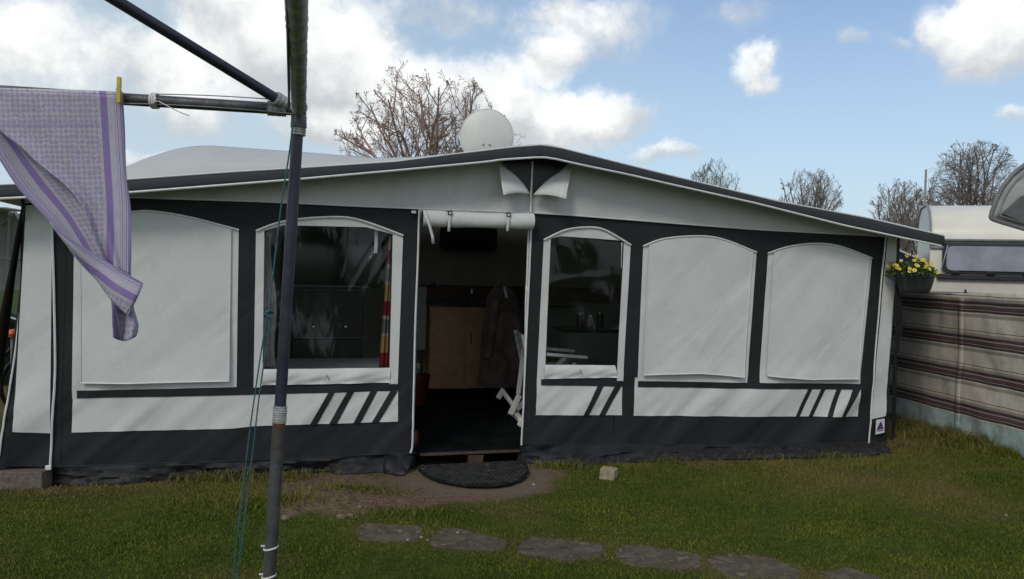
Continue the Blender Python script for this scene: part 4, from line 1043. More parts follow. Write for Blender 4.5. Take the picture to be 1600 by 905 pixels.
for k in range(1500):
    x = r_.gauss(535, 60); y = r_.gauss(778, 17)
    if not (425 < x < 720 and 746 < y < 815): continue
    p = at_z(x, y); sz_ = r_.uniform(.003, .010)*(1 if k % 9 else 1.6); zc = float(height(np.array([p.x]), np.array([p.y]))[0])
    vs_ = [Vector((a*r_.uniform(.6, 1.1), b__*r_.uniform(.6, 1.1), c_*r_.uniform(.5, .9)))*sz_+Vector((p.x, p.y, zc+.3*sz_)) for a, b__, c_ in ((1,0,0),(0,1,0),(-1,0,0),(0,-1,0),(0,0,1),(0,0,-1))]
    cr_.add(vs_, [(0,1,4),(1,2,4),(2,3,4),(3,0,4),(1,0,5),(2,1,5),(3,2,5),(0,3,5)])
tag(cr_.build('soil_crumbs', mat('crumbled_soil', (.15, .105, .072), .95, .35, 12, spec=.05), None), 'crumbs of brown earth on the bare soil heap left of the mat', 'soil', kind='stuff')
for k, (x, y) in enumerate([(823, 743), (834, 757), (731, 757), (637, 845), (658, 841), (876, 861), (715, 834), (1572, 805), (668, 845)]):
    stone(x, y, .009 if k > 2 else .012, PEBW, ['white chip on the sandy ground right of the mat', 'lower white chip right of the mat', 'pale chip lying on the rubber mat', 'white petal-like chip at the first slab', 'white chip between first and second slab',
          'pale chip on the third slab', 'white chip on the second slab', 'white speck in the grass near the right edge of the photo', 'small white chip touching the second slab'][k], None)
# little tent pegs and a wire
for k, (x, y) in enumerate([(851, 724), (936, 722), (940, 722)]):
    p = at_z(x, y); o = MB().tube([(0, 0, -.02), (0, .005, .09), (.012, .005, .10), (.016, .005, .08)], .003, 6).build('tent_peg', CHROME); o.location = p
    tag(o, ['thin steel tent peg in the skirt right of the doorway', 'left one of two tent pegs behind the small brick', 'right one of two tent pegs behind the small brick'][k], 'tent peg', 'tent pegs along the skirt')

# ------------------------------------------------------------------ the clothes-drying frame in the foreground
BZ = 2.03; CN = at_z(467, 172, BZ)
LB = at_z(0, 143, BZ); TB = at_z(463, 0, BZ)
ld = (LB-CN).normalized(); td = (TB-CN).normalized()
DF = thing('drying_frame', 'old tubular frame for drying laundry with taped corner joint in the foreground', 'clothes frame', (CN.x, CN.y, 0))
def L_(p): return Vector(p)-Vector((CN.x, CN.y, 0))
far_l = CN+ld*2.6; far_t = CN+td*3.0
legb = CN + (on_plane(420, 905, CN, (0, 1, 0))-CN)*1.0
legdir = (legb-CN).normalized(); foot = CN+legdir*((CN.z)/-legdir.z)
j1 = CN+(foot-CN)*.0; 
def leg_pt(py): 
    x = 468+(420-468)*(py-180)/725; return on_plane(x, py, CN, (0, 1, 0))
MB().tube([L_(CN), L_(leg_pt(650))], .0165, 16).build('upper_tube', PURP, DF)
MB().tube([L_(leg_pt(648)), L_(foot)], .0185, 16).build('lower_tube', RUST, DF)
def wrap(name, a, b_, r0_, m, parent, n=16, k=22, seed=0):
    a = Vector(a); b_ = Vector(b_); mb = MB(); pts = [a.lerp(b_, i/k) for i in range(k+1)]
    mb.tube(pts, [r0_*(1+.10*noise.noise(Vector((i*.7, seed, 0)))+.04*math.sin(i*2.1+seed)) for i in range(k+1)], n)
    return mb.build(name, m, parent)
wrap('tape_joint', L_(leg_pt(634)), L_(leg_pt(660)), .0198, TAPE, DF, seed=4)
wrap('tape_wrap', L_(leg_pt(182)), L_(leg_pt(212)), .0205, TAPE, DF, seed=1)
for py in (856, 900): MB().tube([L_(leg_pt(py))+Vector((.0195*math.cos(a_), .0195*math.sin(a_), .004*math.cos(a_))) for a_ in [k*math.pi/8 for k in range(17)]]+[L_(leg_pt(py))+Vector((-.026, -.01, .008))], .0028, 6).build('cable_tie', WHITEP, DF)
MB().tube([L_(CN-ld*.02), L_(CN+ld*.9), L_(CN+ld*1.8), L_(far_l)], .0165, 14).build('cross_bar', OLDT, DF)
wrap('front_bar', L_(CN-td*.01), L_(CN+td*3.0), .0195, LAG, DF, k=160, seed=2)
MB().tube([L_(CN+Vector((0, 0, .03))), L_(CN+Vector((0, 0, -.05)))], [.019, .023], 14).build('corner_joint', OLDT, DF)
rend = on_plane(180, 0, Vector((0, 1.95, 0)), (0, 1, 0)); rs = CN+Vector((-.03, -.01, .01)); rdir = (rend-rs)
MB().tube([L_(rs), L_(rs+rdir*1.9)], .0145, 12).build('roof_strut', PURP, DF)
wrap('tape_wrap', L_(rs+rdir*.01), L_(rs+rdir*.085), .020, TAPE, DF, seed=3)
wrap('tape_wrap', L_(CN+ld*.035), L_(CN+ld*.085), .0215, TAPE, DF, seed=6)
wrap('tape_wrap', L_(CN-Vector((0, 0, -.01))), L_(CN+td*.05), .0225, LAG, DF, seed=8, k=8)
for q0 in (far_l, far_t): MB().tube([L_(q0), L_((q0.x, q0.y, 0))], .0165, 12).build('leg', RUST, DF)
# washing lines on the frame
def strand(name, pts, r_, m, parent=DF, k=40): return MB().tube([Vector(p) for p in resample([tuple(p) for p in pts], k, True)], r_, 5).build(name, m, parent)
ka = on_plane(242, 153, CN, ld.cross(Vector((0, 0, 1)))); 
def onbar(px, py, nn=0): 
    n_ = ld.cross(Vector((0, 0, 1))).normalized(); n_ = n_ if n_.y < 0 else -n_
    return on_plane(px, py, CN+n_*nn, n_)
strand('washing_line', [L_(onbar(243, 147, .018)), L_(onbar(340, 150, .02)), L_(onbar(452, 157, .02))], .0016, WIRE)
strand('washing_line', [L_(onbar(0, 158, .02)), L_(onbar(240, 163, .02)), L_(onbar(380, 171, .02)), L_(onbar(458, 178, .02))], .0016, WIRE)
kt = MB()
for k in range(3): kt.tube([L_(CN+ld*((ka-CN).dot(ld)+.006*(k-1)))+Vector((0, 0, 0))+Vector((0, math.cos(a_)*.0195, math.sin(a_)*.0195)) for a_ in [i*math.pi/8 for i in range(17)]], .0028, 6)
kt.tube([L_(onbar(240, 146, .02)), L_(onbar(243, 155, .03)), L_(onbar(239, 161, .025)), L_(onbar(245, 158, .03))], .003, 6)
kt.build('line_knot', PIPE, DF)
strand('line_end', [L_(onbar(247, 158, .025)), L_(onbar(262, 166, .03)), L_(onbar(280, 175, .035)), L_(onbar(296, 181, .03))], .0014, PIPE, k=14)
dl = at_z(449, 0, BZ-.01); dl2 = at_z(452, 165, BZ-.02)
strand('washing_line', [L_(dl2), L_(dl), L_(dl+(dl-dl2)*1.2)], .0032, DWIRE)
rp = [(459,182),(452,240),(441,310),(430,400),(420,488)]
strand('rope', [L_(onbar(x, y, .03)) for x, y in rp], .0024, ROPE)
r1_ = [(419,490),(409,545),(399,612),(387,700),(363,905),(345,1060)]; r2_ = [(423,492),(416,545),(406,612),(395,705),(371,905),(353,1060)]
pegp = at_z(338, 1120)
for rr_ in (r1_, r2_):
    strand('rope', [L_(onbar(x, y, .03+.0*i)) for i, (x, y) in enumerate(rr_)]+[L_(Vector((onbar(*rr_[-1], .03).x-.05, onbar(*rr_[-1], .03).y, .01)))], .0022, ROPE)
kn = MB(); kc_ = L_(onbar(420, 491, .03))
for k in range(3): kn.tube([kc_+Vector((math.cos(a_)*.011, .006*math.sin(a_*2+k), math.sin(a_)*.007+(k-1)*.004)) for a_ in [i*math.pi/6 for i in range(13)]], .0026, 6)
kn.build('knot', ROPE, DF)
strand('rope_loop', [L_(onbar(x, y, .03)) for x, y in ((413,538),(420,546),(425,558),(424,570),(417,571),(410,564))], .0013, DWIRE, k=20)

# towel: four sheets lofted between edges, one cloth
mt_, g, b = new_mat('towel_cloth')
uv = g.n('ShaderNodeUVMap').outputs[0]; su = g.n('ShaderNodeSeparateXYZ'); g.put(su.inputs[0], uv)
# u = centimetres from the hemmed edge, v = centimetres along
cr = g.n('ShaderNodeValToRGB'); g.put(cr.inputs[0], g.math('DIVIDE', su.outputs[0], 8.0)); cr.color_ramp.interpolation = 'CONSTANT'
e = cr.color_ramp.elements; lv = (.50, .48, .54); pu = (.27, .19, .44); md_ = (.38, .33, .49)
e[0].position = 0; e[0].color = rgb(*md_); e[1].position = .04; e[1].color = rgb(*pu)
for p_, c_ in ((.08, lv), (.11, pu), (.15, lv), (.18, md_), (.21, lv), (.24, pu), (.27, lv), (.32, md_), (.35, lv), (.56, pu), (.80, lv)): z_ = e.new(p_); z_.color = rgb(*c_)
ck = g.n('ShaderNodeTexVoronoi', feature='F1'); ck.inputs['Scale'].default_value = .72; ck.inputs['Randomness'].default_value = .0; g.put(ck.inputs['Vector'], g.vec('MULTIPLY', g.vec('ADD', uv, g.vec('MULTIPLY', g.noise(uv, .6, 2, col=True), (1.3, 1.3, 0))), (1, 1, 1)))
dots = g.ramp(ck.outputs['Distance'], .30, .52)
body = g.mix(dots, rgb(.38, .33, .50), rgb(.53, .50, .52))
band = g.math('MULTIPLY', g.math('GREATER_THAN', su.outputs[1], 8.0), g.math('LESS_THAN', su.outputs[1], 9.4)); body = g.mix(g.math('MULTIPLY', band, .4), body, rgb(.33, .27, .43))
body = g.mix(g.math('GREATER_THAN', su.outputs[0], 6.8), cr.outputs[0], body)
body = g.mix(g.ramp(g.noise(uv, .35, 4, .7), .45, .7, 0, .45), body, rgb(.33, .31, .30))
body = g.mix(g.ramp(g.noise(uv, 2.5, 4, .7), .4, .7, 0, .25), body, rgb(.28, .22, .38))
g.put(b.inputs['Base Color'], body); b.inputs['Roughness'].default_value = .95; b.inputs['Specular IOR Level'].default_value = .1
bn = g.n('ShaderNodeBump'); bn.inputs['Strength'].default_value = .35; bn.inputs['Distance'].default_value = .004
ov = g.n('ShaderNodeTexCoord').outputs['Object']; g.put(bn.inputs['Height'], g.noise(ov, 160, 3, .7)); g.put(b.inputs['Normal'], bn.outputs[0])
tw = thing('towel', 'purple and white striped towel pegged to the bar and blown by the wind', 'towel', (CN.x, CN.y, 0))
tmb = MB(); tmb.uv = []
def sheet(Lp, Rp, nf, uf, nx=26, ny=50, bulge=0):
    A_ = resample(Lp, ny, True); B_ = resample(Rp, ny, True); rows = []
    for j in range(ny+1):
        t = j/ny; row = []
        for i in range(nx+1):
            s = i/nx; x = A_[j][0]*(1-s)+B_[j][0]*s; y = A_[j][1]*(1-s)+B_[j][1]*s+bulge*math.sin(math.pi*s)*t**5
            p = L_(onbar(x, y, nf(s, t))); row.append(p); tmb.uv.append(uf(s, t, x, y))
        rows.append(row)
    tmb.grid(rows)
cm = .172  # centimetres per photo pixel at the towel
sheet([(-150,136),(-60,150),(0,205),(30,228),(58,254),(104.5,292),(129,324),(141,358),(163,409)], [(192,149),(195,200),(197,266),(201,300),(204,324),(205,360),(205,390),(204,432)],
      lambda s, t: .022+.010*math.sin(s*5+t*4)*t+.008*math.sin(s*13+t*2)*(t**.7)+.012*(1-s)*t, lambda s, t, x, y: ((interp([(149,193),(324,204),(432,204)], y)-x)*cm, (y-145)*cm))
# bar-hugging top fold, so that the cloth really hangs over the bar
sheet([(-150,136),(-150,170)], [(192,149),(192,165)], lambda s, t: -.022-.004*math.sin(s*9), lambda s, t, x, y: ((192-x)*cm, (y-145)*cm), nx=26, ny=4)
tops = []
for i in range(27):
    x = -150+342*i/26; y = 136+13*i/26; tops.append(x)
rowz = []
for q_ in range(7):
    an = math.pi*q_/6; row = []
    for i in range(27):
        s = i/26; x = -150+342*s; y = 136+13*s; c_ = onbar(x, y, 0); n_ = (onbar(x, y, 1)-c_).normalized(); row.append(L_(c_+Vector((0, -.0, 0))+ (-CAM+CAM)+Vector((0, 0, math.sin(an)*.009))+ Vector(tuple((onbar(x, y, .022*math.cos(an))-c_))))); tmb.uv.append(((192-x)*cm, 0))
    rowz.append(row)
tmb.grid(rowz)
sheet([(-70,150),(-30,200),(0,251),(29,295),(60,328),(83,353),(117,402),(151,438),(160,448)], [(0,200),(20,215),(62,252),(108,290),(136,320),(160,356),(172,385),(185,410),(190,425)],
      lambda s, t: -.004+.008*math.sin(s*6+t*3)-.010*s, lambda s, t, x, y: (s*(7+6*min(1, t*1.4)), t*52), nx=26, ny=50)
sheet([(78,346),(100,368),(130,388),(163,408),(195,428),(224,444)], [(80,352),(100,378),(125,408),(151,438),(172,467),(199,493)],
      lambda s, t: .040+.008*math.sin(t*8)+.012*math.sin(s*3.1), lambda s, t, x, y: (1.0+s*(1.5+t*8.0), t*30), nx=18, ny=40)
sheet([(168,440),(174,470),(175,492),(176,512),(176.5,527)], [(208,465),(209,482),(213,496),(216,510),(213,525)],
      lambda s, t: .012+.022*math.sin(s*7.5+.5+t*1.8), lambda s, t, x, y: (7+s*9-t*3, t*12+3), nx=30, ny=26, bulge=7)
tmb.build('towel_cloth', mt_, tw, solid=.0022)
# hem seam
MB().tube([L_(onbar(x, y, .055)) for x, y in resample([(80,347),(100,367),(130,387),(163,407),(195,427),(224,443),(212,470),(199,493)], 40)], .0016, 5).build('hem', mt_, tw)
cp = onbar(187, 141, .03)
pg = thing('clothes_peg', 'yellow plastic clothes peg holding the towel to the bar', 'clothes peg', cp, math.atan2(-ld.y, -ld.x))
for k, yo in enumerate((-.004, .004)):
    MB().box((-.005, yo-.0030-.006, -.036), (.005, yo+.0030-.006, .034)).build('jaw', YEL, pg, bevel=.0015)
MB().tube([(-.0065, -.010, .0), (.0065, -.010, .0)], .003, 6).build('spring', CHROME, pg)

# ------------------------------------------------------------------ the caravans to the right, behind the windbreak
CY = 11.2
def cpt(px, py, Y=CY): return at_y(px, py, Y)
lt = cpt(1452, 430); zb = cpt(1480, 375).z; ztop = cpt(1540, 325, CY+.9).z
wc = thing('white_caravan', 'cream white caravan with curved roof and wide grey end window behind the windbreak', 'caravan', (lt.x, CY, 0), R(-22))
Wd = 2.3; prof = [(.10, .35), (.0, .9), (-.02, 1.5), (.02, zb-.12), (.04, zb)]
for k in range(1, 9):
    a_ = k/8*math.pi/2; prof.append((.04+.85*(1-math.cos(a_)), zb+(ztop-zb)*math.sin(a_)))
prof += [(1.5, ztop), (1.8, ztop-.12), (1.95, ztop-.4), (2.0, .35)]
def cav_body(prof, x0, x1, inset, m, parent, name='body', r=.10):
    rows = []
    cy = sum(p[0] for p in prof)/len(prof); cz = 1.4
    for (x, s) in ((x0, .90), (x0, .97), (x0+r*.3, .992), (x0+r, 1.0), (x1-r, 1.0), (x1-r*.3, .992), (x1, .97), (x1, .90)):
        rows.append([(x, cy+(y-cy)*(1-(1-s)*.4), cz+(z-cz)*(1-(1-s)*.6)) for y, z in prof]+[(x, cy+(prof[0][0]-cy)*(1-(1-s)*.4), cz+(prof[0][1]-cz)*(1-(1-s)*.6))])
    mb = MB().grid(rows); n_ = len(prof); 
    mb.f.append(tuple(range(n_))); k0 = 7*(n_+1); mb.f.append(tuple(k0+i for i in range(n_)))
    return mb.build(name, m, parent)
cav_body(prof, 0, Wd, .1, CREAM, wc)
zw0, zw1 = cpt(1480, 425).z, cpt(1480, 384).z; xw = cpt(1472, 400).x-lt.x
def fplate(name, x0, z0, x1, z1, r, y0, y1, m, parent, bevel=0): return plate(name, x0, z0, x1, z1, r, y0, y1, m, parent, bevel)
fw = fplate('window', xw-.02, zw0-.02, Wd-.18, zw1+.02, .09, -.05, .03, DTRIM, wc, .005)
fplate('pane', xw+.03, zw0+.02, Wd-.22, zw1-.01, .07, -.07, -.051, CWIN, fw, .006)
MB().box((xw-.08, -.075, zw0-.10), (Wd-.1, .03, zw0-.025)).build('window_ledge', DTRIM, wc, bevel=.01)
for px in (1487, 1534, 1582): x = cpt(px, 424).x-lt.x; MB().box((x-.05, -.10, zw0-.03), (x+.05, -.07, zw0+.015)).build('catch', BLACK, wc, bevel=.006)
MB().tube([(xw-.03, -.08, zw0+.02), (xw+.04, -.08, zw1)], .009, 6).build('window_stay', CHROME, wc)
for dz, m_ in ((.0, TRIM), (-.055, DTRIM), (-.11, TRIM)): MB().box((.0, -.03+.02*(dz < -.05), zb+dz-.018), (Wd, .06, zb+dz+.012)).build('trim_strip', m_, wc, bevel=.006)
MB().box((.02, -.035, 1.36), (Wd-.02, .02, 1.40)).build('trim_strip', TRIM, wc, bevel=.004)
MB().tube([(.0, y-.005, z+.006) for y, z in prof[3:16]], .018, 6).build('edge_trim', TRIM, wc)
sx = cpt(1592, 424).x-lt.x; sz = zw0+.03
stk = MB().box((sx-.04, -.076, sz), (sx+.14, -.0715, sz+.11)).build('sticker', mat('sticker_blue', (.05, .03, .16), .5), wc)
for k in range(3): MB().box((sx-.02, -.0785, sz+.015+k*.03), (sx+.11-.02*k, -.0765, sz+.027+k*.03)).build('lettering', WHITEP, stk)
MB().box((.7, .4, .05), (.78, 1.8, .38)).build('chassis', BLACK, wc)
for x in (.12, Wd-.12):
    wl = MB().lathe([(0, -.09), (.2, -.09), (.31, -.07), (.32, 0), (.31, .07), (.2, .09), (0, .09)], n=24, M=Matrix.Translation((x, 1.1, .32)) @ Matrix.Rotation(R(90), 4, 'Y')).build('wheel', BLACK, wc)
    MB().lathe([(0, .0), (.17, 0), (.19, .02), (0, .03)], n=20, M=Matrix.Translation((x+(.08 if x > 1 else -.11), 1.1, .32)) @ Matrix.Rotation(R(90), 4, 'Y')).build('rim', CHROME, wl)
ap = cpt(1447, 265, 14.0); ab = thing('antenna_pole', 'thin grey antenna pole rising above the caravans', 'antenna', (ap.x, 14.0, 0)); 
MB().tube([(0, 0, 0), (0, 0, ap.z-1.2)], .03, 8).build('mast', WIRE, ab); MB().tube([(0, 0, ap.z-1.2), (0, 0, ap.z)], .018, 6).build('rod', WIRE, ab)
# navy shelter seen between the eave and the caravans
nv = cpt(1425, 395, 12.5); nvo = thing('navy_tent', 'dark blue tent wall showing under the right eave', 'tent', (nv.x-1.9, 12.5, 0))
zn = cpt(1420, 384, 12.5).z
nb = MB(); pr = [(0, 0), (0, zn-.2), (1.0, zn+.2), (2.0, zn-.2), (2.0, 0)]
k = len(pr); nb.add([(x, 0, z) for x, z in pr]+[(x, 2.0, z) for x, z in pr], [tuple(range(k))[::-1], tuple(range(k, 2*k))]+[(i, (i+1) % k, k+(i+1) % k, k+i) for i in range(k)]); nb.build('tent_cloth', NAVY, nvo)
MB().tube([(x, -.01, z) for x, z in pr], .02, 6).build('piping', PIPE, nvo)

# neighbour's canopy at the far right: rounded hood fixed to a caravan outside the frame
hx = at_y(1548, 342, 7.6); hd = thing('neighbour_caravan', 'raised grey rounded canopy flap of a neighbouring caravan at the right edge', 'caravan', (hx.x+.65, 7.6, 0))
def hq(px, py, Y=7.6): return at_y(px, py, Y)-Vector((hx.x+.65, 7.6, 0))
HO = [(1690,372),(1640,367),(1600,358),(1560,346),(1550,342.5),(1547.5,340),(1550,330),(1557,311),(1567,291),(1582,272),(1600,258),(1640,240),(1690,228)]
Hs = resample(HO, 90, False)
def hood(off, name, m, Yo, sc, par, solid):
    c0 = np.array([1640, 305]); rows = []
    P_ = [c0+(np.array(p)-c0)*sc for p in Hs]; c_ = np.array([1690, 300])
    for t in (0, .3, .6, 1): rows.append([hq(*(p*(1-t)+c_*t), 7.6+Yo) for p in P_])
    return MB().grid(rows).build(name, m, par, solid=solid)
HG = mat('hood_grey', (.34, .345, .33), .55, .15, 5); HD = mat('hood_lining', (.11, .112, .115), .7, .2, 4)
hp = hood(0, 'canopy_flap', HG, .05, 1, hd, .03)
MB().tube([hq(*p, 7.63) for p in Hs], .020, 8).build('canopy_rim', mat('hood_rim', (.17, .17, .165), .45, .2, 6), hd)
MB().tube([hq(*(np.array([1640, 305])+(np.array(p)-np.array([1640, 305]))*.86), 7.60) for p in Hs], .008, 6).build('seal', TRIM, hp)
MB().prism([(hq(x, y).x, hq(x, y).z) for x, y in ((1566,334),(1598,306),(1680,300),(1680,362),(1600,349))], -.02, .01, Matrix.Rotation(R(90), 4, 'X')).build('dark_pane', HD, hp)
prof3 = [(0, .35), (0, 2.1), (.15, 2.45), (.5, 2.6), (1.9, 2.6), (2.1, 2.45), (2.2, 2.1), (2.2, .35)]
rows = [[(x, y, z) for x, z in prof3]+[(0, y, .35)] for y in (-2.6, -2.5, .55, .62)]
nb = MB().grid([[Vector((x, y, z))+Vector((.25, 0, 0)) for x, y, z in r__] for r__ in rows]); nb.f.append(tuple(range(8))); nb.f.append(tuple(27+i for i in range(8))); nb.build('body', CREAM, hd)

# ------------------------------------------------------------------ left edge: neighbour shelter, furled parasol, clutter
ns = thing('neighbour_shelter', 'grey canvas shelter with pale frame tubes beyond the left corner of the awning', 'shelter', (at_y(-40, 400, 11).x, 11, 0))
def nq(px, py, Y=11): return at_y(px, py, Y)-Vector((at_y(-40, 400, 11).x, 11, 0))
MB().prism([(nq(x, y).x, nq(x, y).z) for x, y in ((-200,470),(-200,330),(-60,322),(8,326),(24,334),(70,334),(70,450))], -.05, .05, Matrix.Rotation(R(90), 4, 'X')).build('canvas_wall', TENTG, ns)
MB().grid([[nq(-200, 322, 11), nq(10, 325, 11)], [nq(-200, 300, 9.5), nq(40, 330, 9.5)]]).build('canvas_roof', TENTG, ns, solid=.02)
for a_, b__ in (((0,352),(24,332)), ((0,404),(60,404)), ((24,332),(60,400)), ((14,330),(12,470))): MB().tube([nq(*a_, 10.9), nq(*b__, 10.9)], .02, 6).build('frame_tube', WIRE, ns)
for px in (-200, 70): q0 = nq(px, 334); MB().tube([q0, (q0.x, 0, 0)], .02, 6).build('frame_tube', WIRE, ns)
up = W(37, 318, .1); uw = AW_M @ up
pb = at_z(-25, 690)
pr_ = thing('furled_parasol', 'black furled parasol leaning against the left eave', 'parasol', (pb.x, pb.y, 0))
pd = uw-Vector((pb.x, pb.y, 0)); pk = [(0, .012), (.08, .012), (.15, .03), (.35, .055), (.55, .042), (.75, .024), (.9, .02), (1.0, .008)]
MB().tube([pd*t for t, r_ in pk], [r_ for t, r_ in pk], 10).build('cloth', BLACK, pr_); MB().tube([pd*.0, pd*.2], .014, 8).build('pole', TRIM, pr_)
# clutter: a green bin, bicycle wheel, orange ball, low shrubs
bn_ = at_z(8, 600); b1_ = thing('garden_bin', 'dark green bin among the clutter at the left edge', 'bin', (bn_.x-.1, bn_.y, 0))
MB().lathe([(0, 0), (.20, 0), (.24, .75), (.25, .76), (.25, .82), (.0, .86)], n=20).build('bin', GREENB, b1_); MB().lathe([(.26, .80), (.26, .83), (.1, .90), (0, .90)], n=20).build('lid', BLACK, b1_)
ob = at_y(19, 521, 7.2); o_ = thing('orange_toy', 'small orange plastic toy lying on the clutter at the left edge', 'toy', (ob.x, 7.2, 0))
MB().lathe([(0, ob.z-.04), (.04, ob.z-.03), (.055, ob.z), (.04, ob.z+.03), (0, ob.z+.04)], n=14).build('head', ORANGE, o_); MB().tube([(0, 0, 0), (0, 0, ob.z-.03)], .012, 6).build('stick', TRIM, o_)
kb = thing('kick_bike', 'dark bicycle with a round wheel standing by the left corner', 'bicycle', (at_y(8, 560, 7.6).x-.2, 7.6, 0), R(70))
for x in (-.45, .45):
    wh = MB().tube([(x+.28*math.cos(a_), 0, .30+.28*math.sin(a_)) for a_ in [k*math.pi/16 for k in range(33)]], .02, 8).build('wheel', BLACK, kb)
    sp_ = MB()
    for k in range(10): a_ = k*math.pi/5; sp_.tube([(x, 0, .30), (x+.27*math.cos(a_), 0, .30+.27*math.sin(a_))], .002, 4)
    sp_.build('spokes', CHROME, wh)
fm = MB(); 
for a_, b__ in (((-.45, 0, .3), (-.1, 0, .75)), ((-.1, 0, .75), (.35, 0, .8)), ((-.1, 0, .75), (-.05, 0, .32)), ((-.05, 0, .32), (.35, 0, .75)), ((.45, 0, .3), (.33, 0, .95)), ((-.45, 0, .3), (-.05, 0, .32))): fm.tube([a_, b__], .016, 8)
fm.build('frame', BLACK, kb); MB().tube([(.33, -.28, 1.0), (.33, 0, .95), (.33, .28, 1.0)], .012, 8).build('handlebar', CHROME, kb); MB().box((-.22, -.06, .80), (.02, .06, .85)).build('saddle', BLACK, kb, bevel=.02)
MB().tube([(-.1, 0, .74), (-.1, 0, .81)], .012, 6).build('seat_post', CHROME, kb)

# ------------------------------------------------------------------ bare trees
def make_tree(name, label, base, H_, fork, spread, levels, seed, m_tw, droop=0., twig_r=.006, nlimb=6, trunk_r=.14, buds=0, upright=.5, kids=(5, 6, 6), lean=0, lenf=.62, env=None, group='bare trees beyond the awning'):
    rr = random.Random(seed); tk = MB(); tw_ = MB()
    root = thing(name, label, 'tree', base, 0, group)
    budv = []
    def grow(p, d, L, r_, lev, mb):
        n = max(3, int(5-lev)); pts = [p.copy()]; rs_ = [r_]; q_ = p.copy(); dd = d.copy()
        for i in range(n):
            dd = (dd+Vector((rr.gauss(0, .13), rr.gauss(0, .13), rr.gauss(0, .09)+upright*.14*(1 if lev < levels-1 or not droop else 0)-droop*.35*(lev >= 2)))).normalized()
            nx_ = q_+dd*(L/n)
            if env:
                ez, erx, erz = env; ee = (nx_.x/erx)**2+(nx_.y/erx)**2+((nx_.z-ez)/erz)**2
                if ee > 1.0+.10*math.sin(nx_.x*9+nx_.z*7) and (nx_.z > ez or ee > 1.5):
                    pts.append(q_+dd*(L/n)*.35); rs_.append(rs_[-1]*.5); break
            q_ = nx_; pts.append(q_.copy()); rs_.append(r_*(1-.68*(i+1)/n))
        n = len(pts)-1
        mb.tube(pts, rs_, 6 if lev == 0 else (4 if lev == 1 else 3), False)
        if lev >= levels:
            if buds:
                for k in range(buds):
                    t = rr.random(); i = min(n-1, int(t*n)); budv.append(pts[i].lerp(pts[i+1], t*n-i))
            return
        nk = kids[min(lev, len(kids)-1)]
        for k in range(nk):
            t = .22+.78*(k+rr.random()*.8)/nk; t = min(t, .99); i = min(n-1, int(t*n)); o_p = pts[i].lerp(pts[i+1], t*n-i)
            base_d = (pts[i+1]-pts[i]).normalized(); ax = base_d.orthogonal().normalized(); ax.rotate(Matrix.Rotation(rr.uniform(0, 6.28), 3, base_d))
            ang = rr.uniform(.45, .95); nd = base_d.copy(); nd.rotate(Matrix.Rotation(ang, 3, ax))
            grow(o_p, nd, L*lenf*rr.uniform(.65, 1.1)*(1.15-.5*t), max(twig_r, r_*.5*(1-t*.5)), lev+1, tw_)
    top = Vector((lean*.4, 0, fork)); tk.tube([(0, 0, -.1), (lean*.15, 0, fork*.5), top], [trunk_r*1.15, trunk_r*.95, trunk_r*.85], 10, True)
    for k in range(nlimb):
        a_ = 2*math.pi*(k+rr.random()*.5)/nlimb; tilt = spread*rr.uniform(.35, 1.0) if k else .08
        d = Vector((math.sin(tilt)*math.cos(a_), math.sin(tilt)*math.sin(a_), math.cos(tilt)))
        grow(top-Vector((0, 0, rr.random()*fork*.15)), d, (H_-fork)*rr.uniform(.72, .92)*(1.0 if tilt > .4 else 1.0), trunk_r*.5, 0, tw_)
    tk.build('trunk', BARK, root)
    if budv:
        for c in budv:
            s = rr.uniform(.011, .022); d = Vector((rr.gauss(0, 1), rr.gauss(0, 1), rr.gauss(0, 1))).normalized(); e1 = d.orthogonal().normalized()*s; e2 = d.cross(e1).normalized()*s*.6
            tw_.add([c-e1, c+e2, c+e1, c-e2], [(0, 1, 2, 3)])
    tw_.build('crown', m_tw, root, smooth=False)
    return root
def tree_at(px, Y): p = at_y(px, 420, Y); return (p.x, Y, 0)
def zt(px, py, Y): return at_y(px, py, Y).z
T_Y = 24
def env_for(px, y_top, y_mid, halfw, Y):
    zc = zt(px, y_mid, Y); return (zc, halfw*Y/F, zt(px, y_top, Y)-zc)
make_tree('bare_tree', 'large bare tree with reddish buds behind the satellite dish', tree_at(668, T_Y), zt(680, 70, T_Y), 3.0, 1.08, 4, 41, TWIGR, twig_r=.0055, nlimb=15, trunk_r=.13, buds=2, upright=.42, kids=(8, 6, 4, 3), lenf=.50, env=env_for(658, 92, 208, 122, T_Y))
make_tree('bare_tree', 'small bare shrubby tree low behind the roof left of the big tree', tree_at(570, 27), zt(570, 205, 27), 2.0, .9, 3, 43, TWIGR, twig_r=.006, nlimb=9, trunk_r=.09, buds=2, upright=.6, kids=(8, 6, 4), lenf=.5, env=env_for(575, 212, 250, 48, 27))
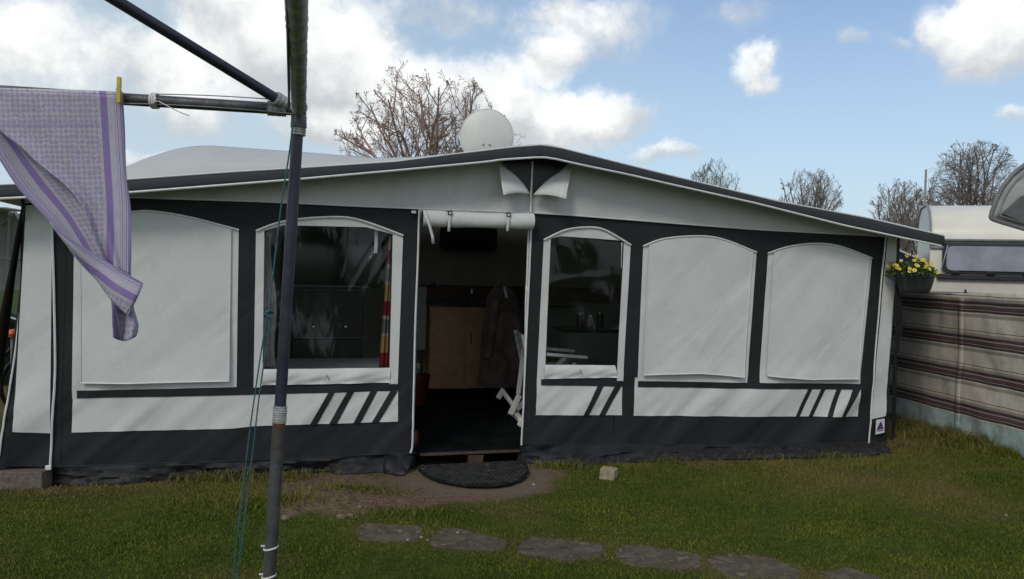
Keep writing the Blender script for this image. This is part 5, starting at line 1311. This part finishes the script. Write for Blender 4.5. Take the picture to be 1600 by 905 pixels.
make_tree('bare_tree', 'leafless pale shrubby tree with upright twigs just above the right roof slope', tree_at(1120, 40), zt(1120, 225, 40), 2.0, .65, 3, 5, TWIGG, twig_r=.007, nlimb=22, trunk_r=.10, upright=1.5, kids=(10, 7, 5), lenf=.48, env=env_for(1114, 247, 310, 52, 40))
make_tree('bare_tree', 'round bare tree standing alone above the right part of the roof', tree_at(1262, 38), zt(1258, 235, 38), 2.2, .7, 3, 9, TWIG, twig_r=.007, nlimb=14, trunk_r=.11, upright=1.0, kids=(9, 7, 4), lenf=.48, env=env_for(1262, 260, 325, 50, 38))
for k, (px, py, hw) in enumerate(((1368, 314, 30), (1398, 286, 26), (1428, 296, 24))):
    make_tree('bare_tree', ['lowest bare tree in the clump left of the antenna', 'tall thin bare tree in the middle of the clump left of the antenna', 'dense bare tree right beside the antenna'][k], tree_at(px, 36+k), zt(px, py-22, 36+k), 1.5, .62, 3, 20+k, TWIG, twig_r=.007, nlimb=15, trunk_r=.10, upright=.7, kids=(10, 8, 5), lenf=.38, env=env_for(px, py-10, 350, hw*1.8, 36+k))
make_tree('birch_tree', 'tall bare birch with drooping twigs above the white caravan', tree_at(1518, 30), zt(1520, 200, 30), 2.0, .75, 3, 33, TWIG, droop=.30, twig_r=.006, nlimb=18, trunk_r=.12, upright=.8, kids=(11, 8, 6), lenf=.50, env=env_for(1514, 219, 300, 72, 30))
# low hedge along the far side of the site, closing the view at ground level
hb_ = MB(); r_ = random.Random(77)
hm = MB()
for k in range(9000):
    x = r_.uniform(-34, 40); z = r_.random()**.8*1.7; y = 46+r_.gauss(0, .4); s = r_.uniform(.06, .14); d = Vector((r_.gauss(0, 1), r_.gauss(0, 1), r_.gauss(0, 1))).normalized(); e1 = d.orthogonal().normalized()*s; e2 = d.cross(e1).normalized()*s; c = Vector((x, y, z))
    hm.add([c-e1, c+e2, c+e1, c-e2], [(0, 1, 2, 3)])
o_ = hm.build('hedge', HEDGE, None, smooth=False); tag(o_, 'low dark hedge along the far side of the camping field', 'hedge')
